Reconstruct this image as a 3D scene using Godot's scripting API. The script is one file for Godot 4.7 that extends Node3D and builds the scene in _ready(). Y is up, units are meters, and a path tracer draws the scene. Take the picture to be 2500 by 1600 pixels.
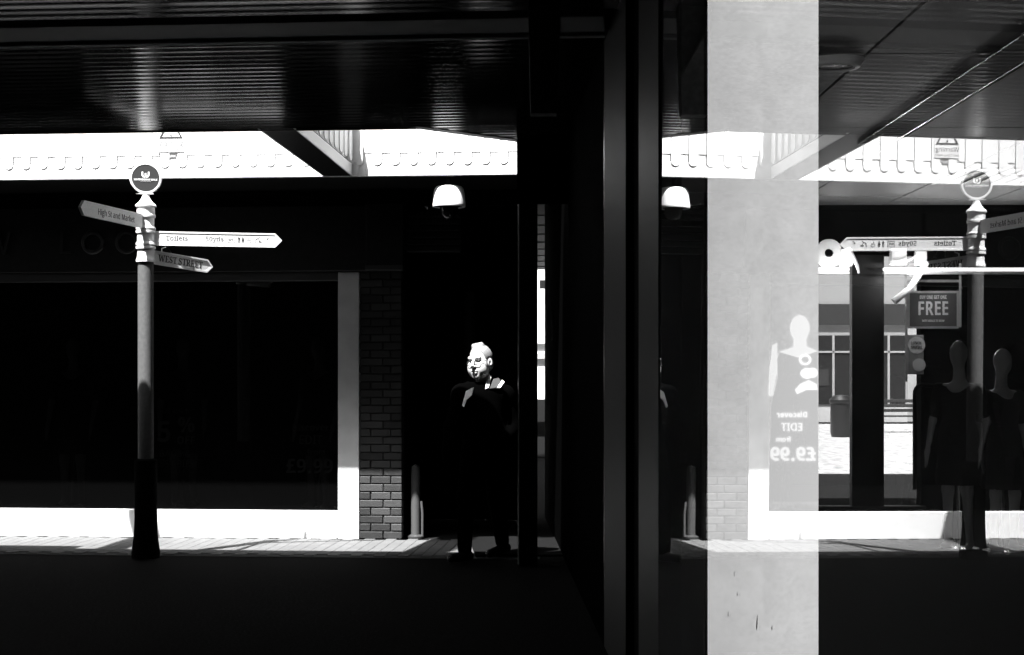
extends Node3D
# A shopping walk in hard sun, seen from under a dark canopy beside a reflecting shop window.
# World: x right, y up, z towards the viewer. "w" = metres in front of the far shop wall, "u" = metres along it.

const EXPOSURE := 5.3
var WT := Transform3D(Basis(Vector3.UP, -atan(0.08)), Vector3(0, 0, -14.37))   # the far shop wall's own axes
var M := {}
var used := {}
var rng := RandomNumberGenerator.new()

# ---------------------------------------------------------------- helpers
func numbered(called: String) -> String:
	if not used.has(called):
		used[called] = 0
		return called
	used[called] += 1
	return "%s_%03d" % [called, used[called]]

func mat(c: float, rough := 0.8, metal := 0.0, spec := 0.5) -> StandardMaterial3D:
	var m := StandardMaterial3D.new()
	m.albedo_color = Color(c, c, c).linear_to_srgb()
	m.roughness = rough
	m.metallic = metal
	m.metallic_specular = spec
	return m

func noisy(m: StandardMaterial3D, lo: float, hi: float, freq: float, scale: float, seed_ := 1, bump := 0.0) -> StandardMaterial3D:
	var n := FastNoiseLite.new()
	n.seed = seed_
	n.frequency = freq
	n.fractal_octaves = 5
	var t := NoiseTexture2D.new()
	t.width = 512; t.height = 512; t.seamless = true; t.noise = n
	var g := Gradient.new()
	g.set_color(0, Color(lo, lo, lo)); g.set_color(1, Color(hi, hi, hi))
	t.color_ramp = g
	m.albedo_texture = t
	m.uv1_triplanar = true
	m.uv1_world_triplanar = true
	m.uv1_scale = Vector3.ONE * scale
	if bump > 0.0:
		m.heightmap_enabled = true
		m.heightmap_texture = t
		m.heightmap_scale = bump
	return m

func st() -> SurfaceTool:
	var s := SurfaceTool.new()
	s.begin(Mesh.PRIMITIVE_TRIANGLES)
	s.set_smooth_group(-1)
	return s

func tri(s: SurfaceTool, a: Vector3, b: Vector3, c: Vector3, n: Vector3) -> void:
	if (a - c).cross(a - b).dot(n) < 0.0:
		s.add_vertex(a); s.add_vertex(c); s.add_vertex(b)
	else:
		s.add_vertex(a); s.add_vertex(b); s.add_vertex(c)

func quad(s: SurfaceTool, a: Vector3, b: Vector3, c: Vector3, d: Vector3, n: Vector3) -> void:
	tri(s, a, b, c, n); tri(s, a, c, d, n)

func box(s: SurfaceTool, c: Vector3, size: Vector3, bev := 0.0, b := Basis()) -> void:
	# a box; with bev its edges are chamfered
	var h := size / 2.0
	s.set_smooth_group(-1)
	if bev <= 0.0:
		for ax in 3:
			for sg in [-1.0, 1.0]:
				var n := Vector3.ZERO; n[ax] = sg
				var e := Vector3.ZERO; e[(ax + 1) % 3] = h[(ax + 1) % 3]
				var g := Vector3.ZERO; g[(ax + 2) % 3] = h[(ax + 2) % 3]
				var o := n * h[ax]
				quad(s, c + b * (o - e - g), c + b * (o + e - g), c + b * (o + e + g), c + b * (o - e + g), b * n)
		return
	var k := h - Vector3.ONE * bev
	for ax in 3:
		var a1 := (ax + 1) % 3
		var a2 := (ax + 2) % 3
		for sg in [-1.0, 1.0]:
			var n := Vector3.ZERO; n[ax] = sg
			var e := Vector3.ZERO; e[a1] = k[a1]
			var g := Vector3.ZERO; g[a2] = k[a2]
			var o := n * h[ax]
			quad(s, c + b * (o - e - g), c + b * (o + e - g), c + b * (o + e + g), c + b * (o - e + g), b * n)
		for s1 in [-1.0, 1.0]:
			for s2 in [-1.0, 1.0]:
				var p := Vector3.ZERO; p[a1] = s1 * h[a1]; p[a2] = s2 * k[a2]
				var q := Vector3.ZERO; q[a1] = s1 * k[a1]; q[a2] = s2 * h[a2]
				var l := Vector3.ZERO; l[ax] = k[ax]
				var nn := Vector3.ZERO; nn[a1] = s1; nn[a2] = s2
				quad(s, c + b * (p - l), c + b * (p + l), c + b * (q + l), c + b * (q - l), b * nn)
	for sx in [-1.0, 1.0]:
		for sy in [-1.0, 1.0]:
			for sz in [-1.0, 1.0]:
				var v := Vector3(sx, sy, sz)
				tri(s, c + b * (v * Vector3(h.x, k.y, k.z)), c + b * (v * Vector3(k.x, h.y, k.z)), c + b * (v * Vector3(k.x, k.y, h.z)), b * v)

func lathe(s: SurfaceTool, pts: Array, seg := 32, at := Vector3.ZERO, b := Basis()) -> void:
	# pts: Vector2(radius, height) from bottom to top; edges sharper than about 35 degrees stay sharp
	var g := 1
	for i in pts.size() - 1:
		var p: Vector2 = pts[i]
		var q: Vector2 = pts[i + 1]
		if i > 0:
			var o: Vector2 = pts[i - 1]
			if abs((p - o).angle_to(q - p)) > 0.6:
				g += 1
		s.set_smooth_group(g)
		var d := (q - p)
		for k in seg:
			var a0 := TAU * k / seg
			var a1 := TAU * (k + 1) / seg
			var c0 := Vector3(cos(a0), 0, sin(a0)); var c1 := Vector3(cos(a1), 0, sin(a1))
			var m := (c0 + c1).normalized()
			var n := m * d.y - Vector3.UP * d.x
			var va := at + b * (c0 * p.x + Vector3.UP * p.y)
			var vb := at + b * (c1 * p.x + Vector3.UP * p.y)
			var vc := at + b * (c1 * q.x + Vector3.UP * q.y)
			var vd := at + b * (c0 * q.x + Vector3.UP * q.y)
			if p.x > 1e-6: tri(s, va, vb, vc, b * n)
			if q.x > 1e-6: tri(s, va, vc, vd, b * n)
	s.set_smooth_group(-1)

func tube(s: SurfaceTool, path: Array, r: float, seg := 10, r2 := -1.0) -> void:
	if r2 < 0.0: r2 = r
	var rings := []
	var side := Vector3.ZERO
	for i in path.size():
		var t: Vector3 = (path[min(i + 1, path.size() - 1)] - path[max(i - 1, 0)]).normalized()
		if side == Vector3.ZERO:
			side = t.cross(Vector3.UP if abs(t.y) < 0.9 else Vector3.RIGHT).normalized()
		side = (side - t * side.dot(t)).normalized()
		var up := t.cross(side)
		var rr: float = lerp(r, r2, float(i) / max(1, path.size() - 1))
		var ring := []
		for k in seg:
			var a := TAU * k / seg
			ring.append(path[i] + (side * cos(a) + up * sin(a)) * rr)
		rings.append(ring)
	s.set_smooth_group(90)
	for i in path.size() - 1:
		for k in seg:
			var k1 := (k + 1) % seg
			var mid: Vector3 = (rings[i][k] + rings[i][k1]) / 2.0 - path[i]
			quad(s, rings[i][k], rings[i][k1], rings[i + 1][k1], rings[i + 1][k], mid)
	s.set_smooth_group(-1)
	for e in [0, path.size() - 1]:
		var nrm: Vector3 = (path[0] - path[1]) if e == 0 else (path[e] - path[e - 1])
		for k in range(1, seg - 1):
			tri(s, rings[e][0], rings[e][k], rings[e][k + 1], nrm)

func prism(s: SurfaceTool, poly: PackedVector2Array, z0: float, z1: float, xf := Transform3D()) -> void:
	# a flat outline given thickness along z
	s.set_smooth_group(-1)
	var idx := Geometry2D.triangulate_polygon(poly)
	for i in range(0, idx.size(), 3):
		for e in [[z0, -1.0], [z1, 1.0]]:
			var p := []
			for k in 3: p.append(xf * Vector3(poly[idx[i + k]].x, poly[idx[i + k]].y, e[0]))
			tri(s, p[0], p[1], p[2], xf.basis * Vector3(0, 0, e[1] * signf(z1 - z0)))
	var cw := 1.0 if Geometry2D.is_polygon_clockwise(poly) else -1.0
	for i in poly.size():
		var a := poly[i]; var b := poly[(i + 1) % poly.size()]
		var n := Vector3(-(b - a).y, (b - a).x, 0) * cw
		quad(s, xf * Vector3(a.x, a.y, z0), xf * Vector3(b.x, b.y, z0), xf * Vector3(b.x, b.y, z1), xf * Vector3(a.x, a.y, z1), xf.basis * n)

func done(s: SurfaceTool) -> ArrayMesh:
	s.generate_normals()
	s.index()
	return s.commit()

func put(called: String, mesh: Mesh, m: Material, parent: Node = null, xf := Transform3D()) -> MeshInstance3D:
	var o := MeshInstance3D.new()
	o.mesh = mesh
	o.material_override = m
	o.transform = xf
	if parent == null or parent == self:
		o.name = numbered(called)
		add_child(o)
	else:
		o.name = called
		parent.add_child(o, true)
		if o.name != called:
			var k := 1
			while parent.has_node("%s_%03d" % [called, k]): k += 1
			o.name = "%s_%03d" % [called, k]
	return o

func obj(called: String, s: SurfaceTool, m: Material, parent: Node = null, xf := Transform3D()) -> MeshInstance3D:
	return put(called, done(s), m, parent, xf)

func tag(o: Node, label: String, category: String, group := "") -> Node:
	o.set_meta("label", label); o.set_meta("category", category)
	if group: o.set_meta("group", group)
	return o

func thing(called: String, label: String, category: String, xf := Transform3D(), group := "") -> Node3D:
	var o := Node3D.new()
	o.name = numbered(called)
	add_child(o)
	o.transform = xf
	tag(o, label, category, group)
	return o

func struct(called: String, s: SurfaceTool, m: Material, xf := Transform3D()) -> MeshInstance3D:
	var o := obj(called, s, m, null, xf)
	o.set_meta("kind", "structure")
	return o

func bx(called: String, c: Vector3, size: Vector3, m: Material, parent: Node, bev := 0.0, b := Basis()) -> MeshInstance3D:
	var s := st()
	box(s, Vector3.ZERO, size, bev, b)
	return obj(called, s, m, parent, Transform3D(Basis(), c))

var fonts := {}
func lettering(text: String, height: float, m: Material, parent: Node, xf: Transform3D, font := "Droid Sans", bold := false, depth := 0.004, called := "lettering", stretch := 1.0) -> MeshInstance3D:
	var key := font + str(bold)
	if not fonts.has(key):
		var f := SystemFont.new()
		f.font_names = PackedStringArray([font])
		f.font_weight = 700 if bold else 400
		fonts[key] = f
	var t := TextMesh.new()
	t.text = text
	t.font = fonts[key]
	t.font_size = 48
	t.pixel_size = height / 48.0 * 1.37          # so that capitals stand about "height" tall
	t.depth = depth
	t.curve_step = 1.0
	t.horizontal_alignment = HORIZONTAL_ALIGNMENT_CENTER
	t.vertical_alignment = VERTICAL_ALIGNMENT_CENTER
	var x := xf
	x.basis = x.basis * Basis.from_scale(Vector3(stretch, 1, 1))
	return put(called, t, m, parent, x)

func turn(deg: float) -> Basis:
	return Basis(Vector3.UP, deg_to_rad(deg))

# ---- bodies: distance fields meshed by surface nets
# a primitive is [kind, blend, ...]: "c" capsule a b ra rb, "e" ellipsoid centre radii, "E" ellipsoid turned by a basis, "-e" / "-c" carved
func field(prims: Array, p: Vector3) -> float:
	var d := 1e3
	for q in prims:
		var v := 0.0
		var kind: String = q[0]
		if kind == "c" or kind == "-c":
			var a: Vector3 = q[2]
			var ab: Vector3 = q[3] - a
			var h := clampf((p - a).dot(ab) / ab.length_squared(), 0.0, 1.0)
			v = (p - a - ab * h).length() - lerpf(q[4], q[5], h)
		else:
			var o: Vector3 = p - q[2]
			if q.size() > 4: o = (q[4] as Basis).transposed() * o
			var r: Vector3 = q[3]
			var k0 := (o / r).length()
			var k1 := (o / (r * r)).length()
			v = k0 * (k0 - 1.0) / maxf(k1, 1e-6)
		var k: float = q[1]
		if kind[0] == "-":
			var hh := clampf(0.5 - 0.5 * (d + v) / k, 0.0, 1.0)
			d = lerpf(d, -v, hh) + k * hh * (1.0 - hh)
		else:
			var hh := clampf(0.5 + 0.5 * (d - v) / k, 0.0, 1.0)
			d = lerpf(d, v, hh) - k * hh * (1.0 - hh)
	return d

func nets(s: SurfaceTool, prims: Array, lo: Vector3, hi: Vector3, cell: float, ylo := -99.0, yhi := 99.0) -> void:
	var n := Vector3i(((hi - lo) / cell).ceil()) + Vector3i.ONE
	var B := 6
	var f := PackedFloat32Array()
	f.resize(n.x * n.y * n.z)
	f.fill(1.0)
	var reach := cell * B * 0.5 * 1.75 + cell
	var near: Array[Vector3i] = []
	for bz in range(0, n.z, B):
		for by in range(0, n.y, B):
			for bxx in range(0, n.x, B):
				var c := lo + Vector3(bxx + B * 0.5, by + B * 0.5, bz + B * 0.5) * cell
				var d := field(prims, c)
				var far: bool = absf(d) > reach * 1.5
				if not far: near.append(Vector3i(bxx, by, bz))
				for z in range(bz, mini(bz + B, n.z)):
					for y in range(by, mini(by + B, n.y)):
						for x in range(bxx, mini(bxx + B, n.x)):
							f[x + n.x * (y + n.y * z)] = d if far else field(prims, lo + Vector3(x, y, z) * cell)
	var corner := []
	for k in 8: corner.append(Vector3i(k & 1, (k >> 1) & 1, k >> 2))
	var edges := []
	for a in 8:
		for bit in [1, 2, 4]:
			if not (a & bit): edges.append([a, a | bit])
	var where := {}
	for blk in near:
		for z in range(blk.z, mini(blk.z + B, n.z - 1)):
			for y in range(blk.y, mini(blk.y + B, n.y - 1)):
				for x in range(blk.x, mini(blk.x + B, n.x - 1)):
					var i0 := x + n.x * (y + n.y * z)
					var neg := 0
					var vals := PackedFloat32Array()
					vals.resize(8)
					for k in 8:
						var o: Vector3i = corner[k]
						var val := f[i0 + o.x + n.x * (o.y + n.y * o.z)]
						vals[k] = val
						if val < 0.0: neg += 1
					if neg == 0 or neg == 8: continue
					var sum := Vector3.ZERO
					var cnt := 0
					for e in edges:
						var va := vals[e[0]]; var vb := vals[e[1]]
						if (va < 0.0) != (vb < 0.0):
							sum += Vector3(corner[e[0]]).lerp(Vector3(corner[e[1]]), va / (va - vb))
							cnt += 1
					where[i0] = lo + (Vector3(x, y, z) + sum / cnt) * cell
	s.set_smooth_group(7)
	var stp := [1, n.x, n.x * n.y]
	for i0 in where:
		for ax in 3:
			var nx: int = stp[ax]
			if i0 + nx >= f.size(): continue
			var va := f[i0]; var vb := f[i0 + nx]
			if (va < 0.0) == (vb < 0.0): continue
			var s1: int = stp[(ax + 1) % 3]; var s2: int = stp[(ax + 2) % 3]
			if not (where.has(i0 - s1) and where.has(i0 - s2) and where.has(i0 - s1 - s2)): continue
			var nn := Vector3.ZERO
			nn[ax] = 1.0 if va < 0.0 else -1.0
			var a: Vector3 = where[i0]
			if a.y < ylo or a.y > yhi: continue
			quad(s, a, where[i0 - s1], where[i0 - s1 - s2], where[i0 - s2], nn)
	s.set_smooth_group(-1)

# ---------------------------------------------------------------- materials
func make_materials() -> void:
	M.white = mat(0.8, 0.45)
	M.white_rough = noisy(mat(0.8, 0.6), 0.9, 1.0, 0.01, 0.7, 3)
	M.plinth = mat(0.8, 0.25)
	M.cast = noisy(mat(0.78, 0.4), 0.9, 1.0, 0.03, 3.0, 5)
	M.shaft = noisy(mat(0.10, 0.55), 0.8, 1.0, 0.02, 2.0, 6)
	M.black = mat(0.012, 0.4)
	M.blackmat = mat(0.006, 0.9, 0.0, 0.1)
	M.dark = mat(0.03, 0.5)
	M.darkpanel = noisy(mat(0.02, 0.5, 0.0, 0.3), 0.8, 1.0, 0.02, 1.0, 9)
	M.bracket = noisy(mat(0.4, 0.6, 0.0, 0.2), 0.7, 1.0, 0.02, 1.5, 15)
	M.alleyboard = mat(0.07, 0.7, 0.0, 0.2)
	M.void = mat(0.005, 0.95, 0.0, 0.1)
	M.board = noisy(mat(0.010, 0.15, 0.0, 0.22), 0.6, 1.0, 0.02, 2.0, 11)
	M.boarddark = noisy(mat(0.02, 0.5, 0.0, 0.2), 0.6, 1.0, 0.02, 2.0, 12)
	M.trim = mat(0.3, 0.6, 0.0, 0.2)
	M.frame = mat(0.009, 0.5, 0.0, 0.2)
	M.framelight = mat(0.014, 0.55, 0.0, 0.2)
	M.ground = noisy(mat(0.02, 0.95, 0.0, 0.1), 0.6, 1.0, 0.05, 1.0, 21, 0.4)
	M.bed = mat(0.05, 0.95)
	M.brick = []
	for k in 4: M.brick.append(noisy(mat(0.034 + 0.018 * k, 0.55, 0.0, 0.4), 0.5, 1.0, 0.06, 6.0, 30 + k, 0.5))
	M.mortar = noisy(mat(0.03, 0.95), 0.7, 1.0, 0.1, 5.0, 39)
	M.paver = []
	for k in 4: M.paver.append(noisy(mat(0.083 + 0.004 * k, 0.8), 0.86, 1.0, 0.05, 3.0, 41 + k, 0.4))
	M.ink = mat(0.02, 0.6)
	M.inkgrey = mat(0.32, 0.6)
	M.letter = mat(0.07, 0.6)
	M.inkpale = mat(0.45, 0.6)
	M.disc = noisy(mat(0.045, 0.35), 0.8, 1.0, 0.04, 5.0, 50)
	M.pipe = mat(0.065, 0.4)
	M.skin = noisy(mat(0.6, 0.5), 0.85, 1.0, 0.06, 12.0, 60)
	M.hair = noisy(mat(0.5, 0.7), 0.35, 1.0, 0.12, 14.0, 61, 0.4)
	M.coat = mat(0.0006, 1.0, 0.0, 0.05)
	M.collar = mat(0.03, 0.8)
	M.shirt = mat(0.75, 0.8)
	M.mannequin = mat(0.7, 0.35)
	M.cloth = mat(0.03, 0.9)
	M.chrome = mat(0.5, 0.25, 1.0)
	M.lens = mat(0.01, 0.05)
	M.screen = mat(0.08, 0.6)
	M.poster = mat(0.10, 0.6)
	# coated window pane: part mirror, part clear
	var g := StandardMaterial3D.new()
	g.albedo_color = Color(0.95, 0.95, 0.95, 0.0)
	g.transparency = BaseMaterial3D.TRANSPARENCY_ALPHA
	g.roughness = 0.0
	g.metallic = 0.42
	M.coated = g
	var c := StandardMaterial3D.new()
	c.albedo_color = Color(0.02, 0.02, 0.02, 0.93)
	c.transparency = BaseMaterial3D.TRANSPARENCY_ALPHA
	c.roughness = 0.02
	M.glass = c
	# glowing speckle for the added panel that replaces a daylit strip
	var im := Image.create(256, 256, false, Image.FORMAT_RGB8)
	var nz := FastNoiseLite.new(); nz.seed = 5; nz.frequency = 0.03
	for y in 256:
		for x in 256:
			var v := 0.80 + 0.04 * nz.get_noise_2d(x, y) + rng.randf_range(-0.03, 0.03)
			im.set_pixel(x, y, Color(v, v, v))
	var e := mat(0.5, 0.9)
	e.emission_enabled = true
	e.emission_texture = ImageTexture.create_from_image(im)
	e.emission_operator = BaseMaterial3D.EMISSION_OP_MULTIPLY
	e.emission = Color(1, 1, 1)
	e.emission_energy_multiplier = 2.4 / EXPOSURE
	e.uv1_triplanar = true
	e.uv1_scale = Vector3.ONE * 0.42
	M.glow_panel = e
	var l := mat(0.8, 0.5)
	l.emission_enabled = true
	l.emission = Color(1, 1, 1)
	l.emission_energy_multiplier = 2.4 / EXPOSURE
	M.strip = l

# ---------------------------------------------------------------- scene
func _ready() -> void:
	rng.seed = 7
	var cam := Camera3D.new()
	cam.name = "camera"
	cam.position = Vector3(0, 1.6, 0)
	cam.projection = Camera3D.PROJECTION_FRUSTUM
	cam.near = 0.05
	cam.far = 400.0
	cam.size = 0.05 * 1540.0 / 3500.0
	cam.frustum_offset = Vector2(0, 0.05 * 110.0 / 3500.0)
	add_child(cam)
	var we := WorldEnvironment.new()
	we.name = "world_environment"
	var env := Environment.new()
	env.background_mode = Environment.BG_SKY
	var sm := ProceduralSkyMaterial.new()
	sm.sky_top_color = Color(0.07, 0.07, 0.07)
	sm.sky_horizon_color = Color(0.16, 0.16, 0.16)
	sm.sky_curve = 0.12
	sm.ground_bottom_color = Color(0.06, 0.06, 0.06)
	sm.ground_horizon_color = Color(0.12, 0.12, 0.12)
	var sky := Sky.new()
	sky.sky_material = sm
	env.sky = sky
	env.background_energy_multiplier = 11.0
	env.tonemap_mode = Environment.TONE_MAPPER_LINEAR
	env.tonemap_exposure = EXPOSURE
	env.sdfgi_enabled = true; env.ssao_enabled = true; env.ssil_enabled = true
	we.environment = env
	add_child(we)
	var sun := DirectionalLight3D.new()
	sun.name = "sun"
	sun.light_energy = 1.5
	sun.light_angular_distance = 0.5
	sun.shadow_enabled = true
	add_child(sun)
	sun.look_at_from_position(Vector3.ZERO, Vector3(0.285, -1.0, -0.40), Vector3.UP)

	make_materials()
	build_ground()
	build_far_shop()
	build_fascia()
	build_canopy()
	build_link()
	build_alley()
	build_near_shop()
	build_distance()
	build_post()
	build_warning()
	build_camera_dome()
	build_person()
	build_mannequins()

func build_ground() -> void:
	var s := st()
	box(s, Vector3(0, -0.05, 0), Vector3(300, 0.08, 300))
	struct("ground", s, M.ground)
	var p := Node3D.new()
	p.name = "pavement"
	p.set_meta("kind", "structure")
	add_child(p)
	p.transform = WT
	# small blocks laid end-on to the wall, each a little uneven
	var meshes := []
	for k in 3:
		s = st()
		box(s, Vector3.ZERO, Vector3(0.1025, 0.03, 0.2075), 0.004)
		meshes.append(done(s))
	s = st()
	box(s, Vector3(-2.4, -0.0065, 0.74), Vector3(5.5, 0.004, 1.4))
	obj("bedding", s, M.bed, p)
	for i in 44:
		for j in 6:
			var u := -4.95 + i * 0.105
			var w := 0.06 + j * 0.21 + (0.105 if i % 2 else 0.0)
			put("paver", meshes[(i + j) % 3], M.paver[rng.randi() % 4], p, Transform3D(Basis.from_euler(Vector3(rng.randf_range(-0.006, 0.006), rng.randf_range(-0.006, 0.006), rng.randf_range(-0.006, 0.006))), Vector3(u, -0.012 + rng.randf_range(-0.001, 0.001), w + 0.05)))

func build_far_shop() -> void:
	var t := thing("shop_building", "dark shop opposite with white plinth and column round a wide black window", "shop", WT)
	bx("plinth", Vector3(-5.6, 0.134, -0.05), Vector3(7.79, 0.272, 0.16), M.plinth, t, 0.006)
	bx("column", Vector3(-1.592, 1.432, -0.049), Vector3(0.206, 2.32, 0.162), M.white_rough, t, 0.004)
	bx("column_base", Vector3(-1.592, 0.134, -0.047), Vector3(0.208, 0.268, 0.164), M.plinth, t, 0.004)
	bx("window_header", Vector3(-5.6, 2.555, -0.02), Vector3(7.8, 0.09, 0.12), M.dark, t, 0.004)
	bx("sign_panel", Vector3(-5.35, 2.917, 0.02), Vector3(7.9, 0.634, 0.12), M.darkpanel, t, 0.006)
	bx("side_panel", Vector3(-1.218, 2.92, 0.06), Vector3(0.363, 0.64, 0.2), M.darkpanel, t, 0.006)
	bx("side_panel_rail", Vector3(-1.218, 2.625, 0.17), Vector3(0.366, 0.05, 0.02), M.dark, t, 0.003)
	bx("upper_wall", Vector3(-4.6, 3.34, -0.08), Vector3(9.4, 0.2, 0.1), M.blackmat, t)
	# the room behind the window
	bx("inner_floor", Vector3(-5.3, 0.12, -2.2), Vector3(7.4, 0.2, 4.0), M.dark, t)
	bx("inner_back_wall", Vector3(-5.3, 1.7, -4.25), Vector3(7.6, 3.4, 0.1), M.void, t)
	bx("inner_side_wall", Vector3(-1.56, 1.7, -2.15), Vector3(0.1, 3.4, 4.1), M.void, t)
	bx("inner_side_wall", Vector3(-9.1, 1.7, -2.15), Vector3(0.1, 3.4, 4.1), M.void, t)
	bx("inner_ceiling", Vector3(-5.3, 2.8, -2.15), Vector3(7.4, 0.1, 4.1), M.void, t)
	bx("outer_wall", Vector3(-9.4, 1.7, 0.0), Vector3(0.3, 3.4, 0.2), M.dark, t)
	var s := st()
	quad(s, Vector3(-9.2, 0.27, -0.03), Vector3(-1.69, 0.27, -0.03), Vector3(-1.69, 2.51, -0.03), Vector3(-9.2, 2.51, -0.03), Vector3(0, 0, 1))
	obj("window_pane", s, M.glass, t)
	var ink := mat(0.005, 0.9, 0.0, 0.1)
	for row in [["25", 0.21, -3.52, 1.03, true], ["%", 0.15, -3.22, 1.10, true], ["OFF", 0.075, -3.22, 0.95, true], ["ALL BAGS &", 0.07, -3.42, 0.82, false], ["ACCESSORIES", 0.07, -3.42, 0.72, false], ["FOR TIME ONLY", 0.045, -3.42, 1.24, false], ["Discover", 0.065, -1.98, 1.08, true], ["EDIT", 0.085, -1.98, 0.96, false], ["from", 0.06, -1.92, 0.84, false], ["£9.99", 0.14, -1.99, 0.70, true]]:
		lettering(row[0], row[1], ink, t, Transform3D(Basis(), Vector3(row[2], row[3], -0.027)), "Droid Sans", row[4], 0.002)
	# the shop's name: thin black raised letters
	for l in [["W", -5.08], ["L", -4.40], ["O", -4.116], ["O", -3.776], ["K", -3.42]]:
		if l[0] == "O":
			s = st()
			var ring := []
			for k in 13:
				var a := TAU * k / 12.0
				ring.append(Vector2(0.098 + 0.02 * cos(a), 0.018 * sin(a)))
			lathe(s, ring, 40, Vector3.ZERO, Basis(Vector3.RIGHT, PI / 2))
			obj("letter", s, M.black, t, Transform3D(Basis(), Vector3(l[1], 2.893, 0.098)))
		else:
			var letter := lettering(l[0], 0.225, M.black, t, Transform3D(Basis(), Vector3(l[1], 2.89, 0.095)), "Droid Sans", false, 0.03, "letter")
			letter.rotation.y = 0.0
	# soffit between the sign and the sunlit fascia
	var c := thing("far_soffit", "black soffit of the far canopy, hung behind the white fascia", "canopy", WT)
	bx("soffit_panel", Vector3(-4.5, 3.415, 0.52), Vector3(11.0, 0.05, 1.2), M.boarddark, c)
	bx("roof_slab", Vector3(-4.5, 3.60, 0.46), Vector3(11.0, 0.2, 1.3), M.dark, c)
	# the brick pier, brick by brick
	var pier := thing("brick_pier", "dark brick pier at the right end of the far shop beside the white column", "pier", WT)
	bx("mortar_core", Vector3(-1.278, 1.3, -0.09), Vector3(0.396, 2.58, 0.19), M.mortar, pier)
	var cuts := {}
	for h in 34:
		var row: Array = [[0.0, 0.108], [0.113, 0.191], [0.309, 0.108]] if h % 2 else [[0.0, 0.231], [0.236, 0.181]]
		for r in row:
			var wdt: float = r[1]
			if not cuts.has(wdt):
				s = st()
				box(s, Vector3.ZERO, Vector3(wdt - 0.006, 0.066, 0.1), 0.004)
				cuts[wdt] = done(s)
			put("brick", cuts[wdt], M.brick[rng.randi() % 4], pier, Transform3D(Basis(Vector3.UP, rng.randf_range(-0.016, 0.016)), Vector3(-1.486 + r[0] + wdt / 2.0 + rng.randf_range(-0.002, 0.002), 0.038 + h * 0.0765, -0.03 + rng.randf_range(-0.003, 0.003))))

func batten_mesh(h: float, wdt: float) -> ArrayMesh:
	# a white board with a half-round foot, bottom at y = 0
	var p := PackedVector2Array()
	var r := wdt / 2.0
	p.append(Vector2(-r, h)); 
	for k in 13:
		var a := PI + PI * k / 12.0
		p.append(Vector2(cos(a) * r, r + sin(a) * r))
	p.append(Vector2(r, h))
	var s := st()
	prism(s, p, -0.0045, 0.0045)
	return done(s)

func build_fascia() -> void:
	var t := thing("canopy_fascia", "bright white sunlit canopy fascia with round-footed battens across the street", "fascia", WT)
	bx("lower_board", Vector3(-4.9, 3.4385, 1.145), Vector3(13.0, 0.137, 0.05), M.white, t, 0.004)
	bx("back_board", Vector3(-4.9, 3.56, 1.153), Vector3(13.0, 0.3, 0.02), M.white, t)
	bx("upper_board", Vector3(-4.9, 3.9, 1.153), Vector3(13.0, 0.65, 0.03), M.white, t, 0.003)
	bx("coping", Vector3(-4.9, 4.25, 1.13), Vector3(13.0, 0.05, 0.14), M.white, t, 0.004)
	var bm := batten_mesh(0.745, 0.081)
	for i in 44:
		var u := -6.93 + i * 0.1616
		if u > -1.62 and u < -1.33: continue
		put("batten", bm, M.white, t, Transform3D(Basis(Vector3(0, 0, 1), rng.randf_range(-0.002, 0.002)), Vector3(u, 3.468 + rng.randf_range(-0.002, 0.002), 1.172)))

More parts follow.
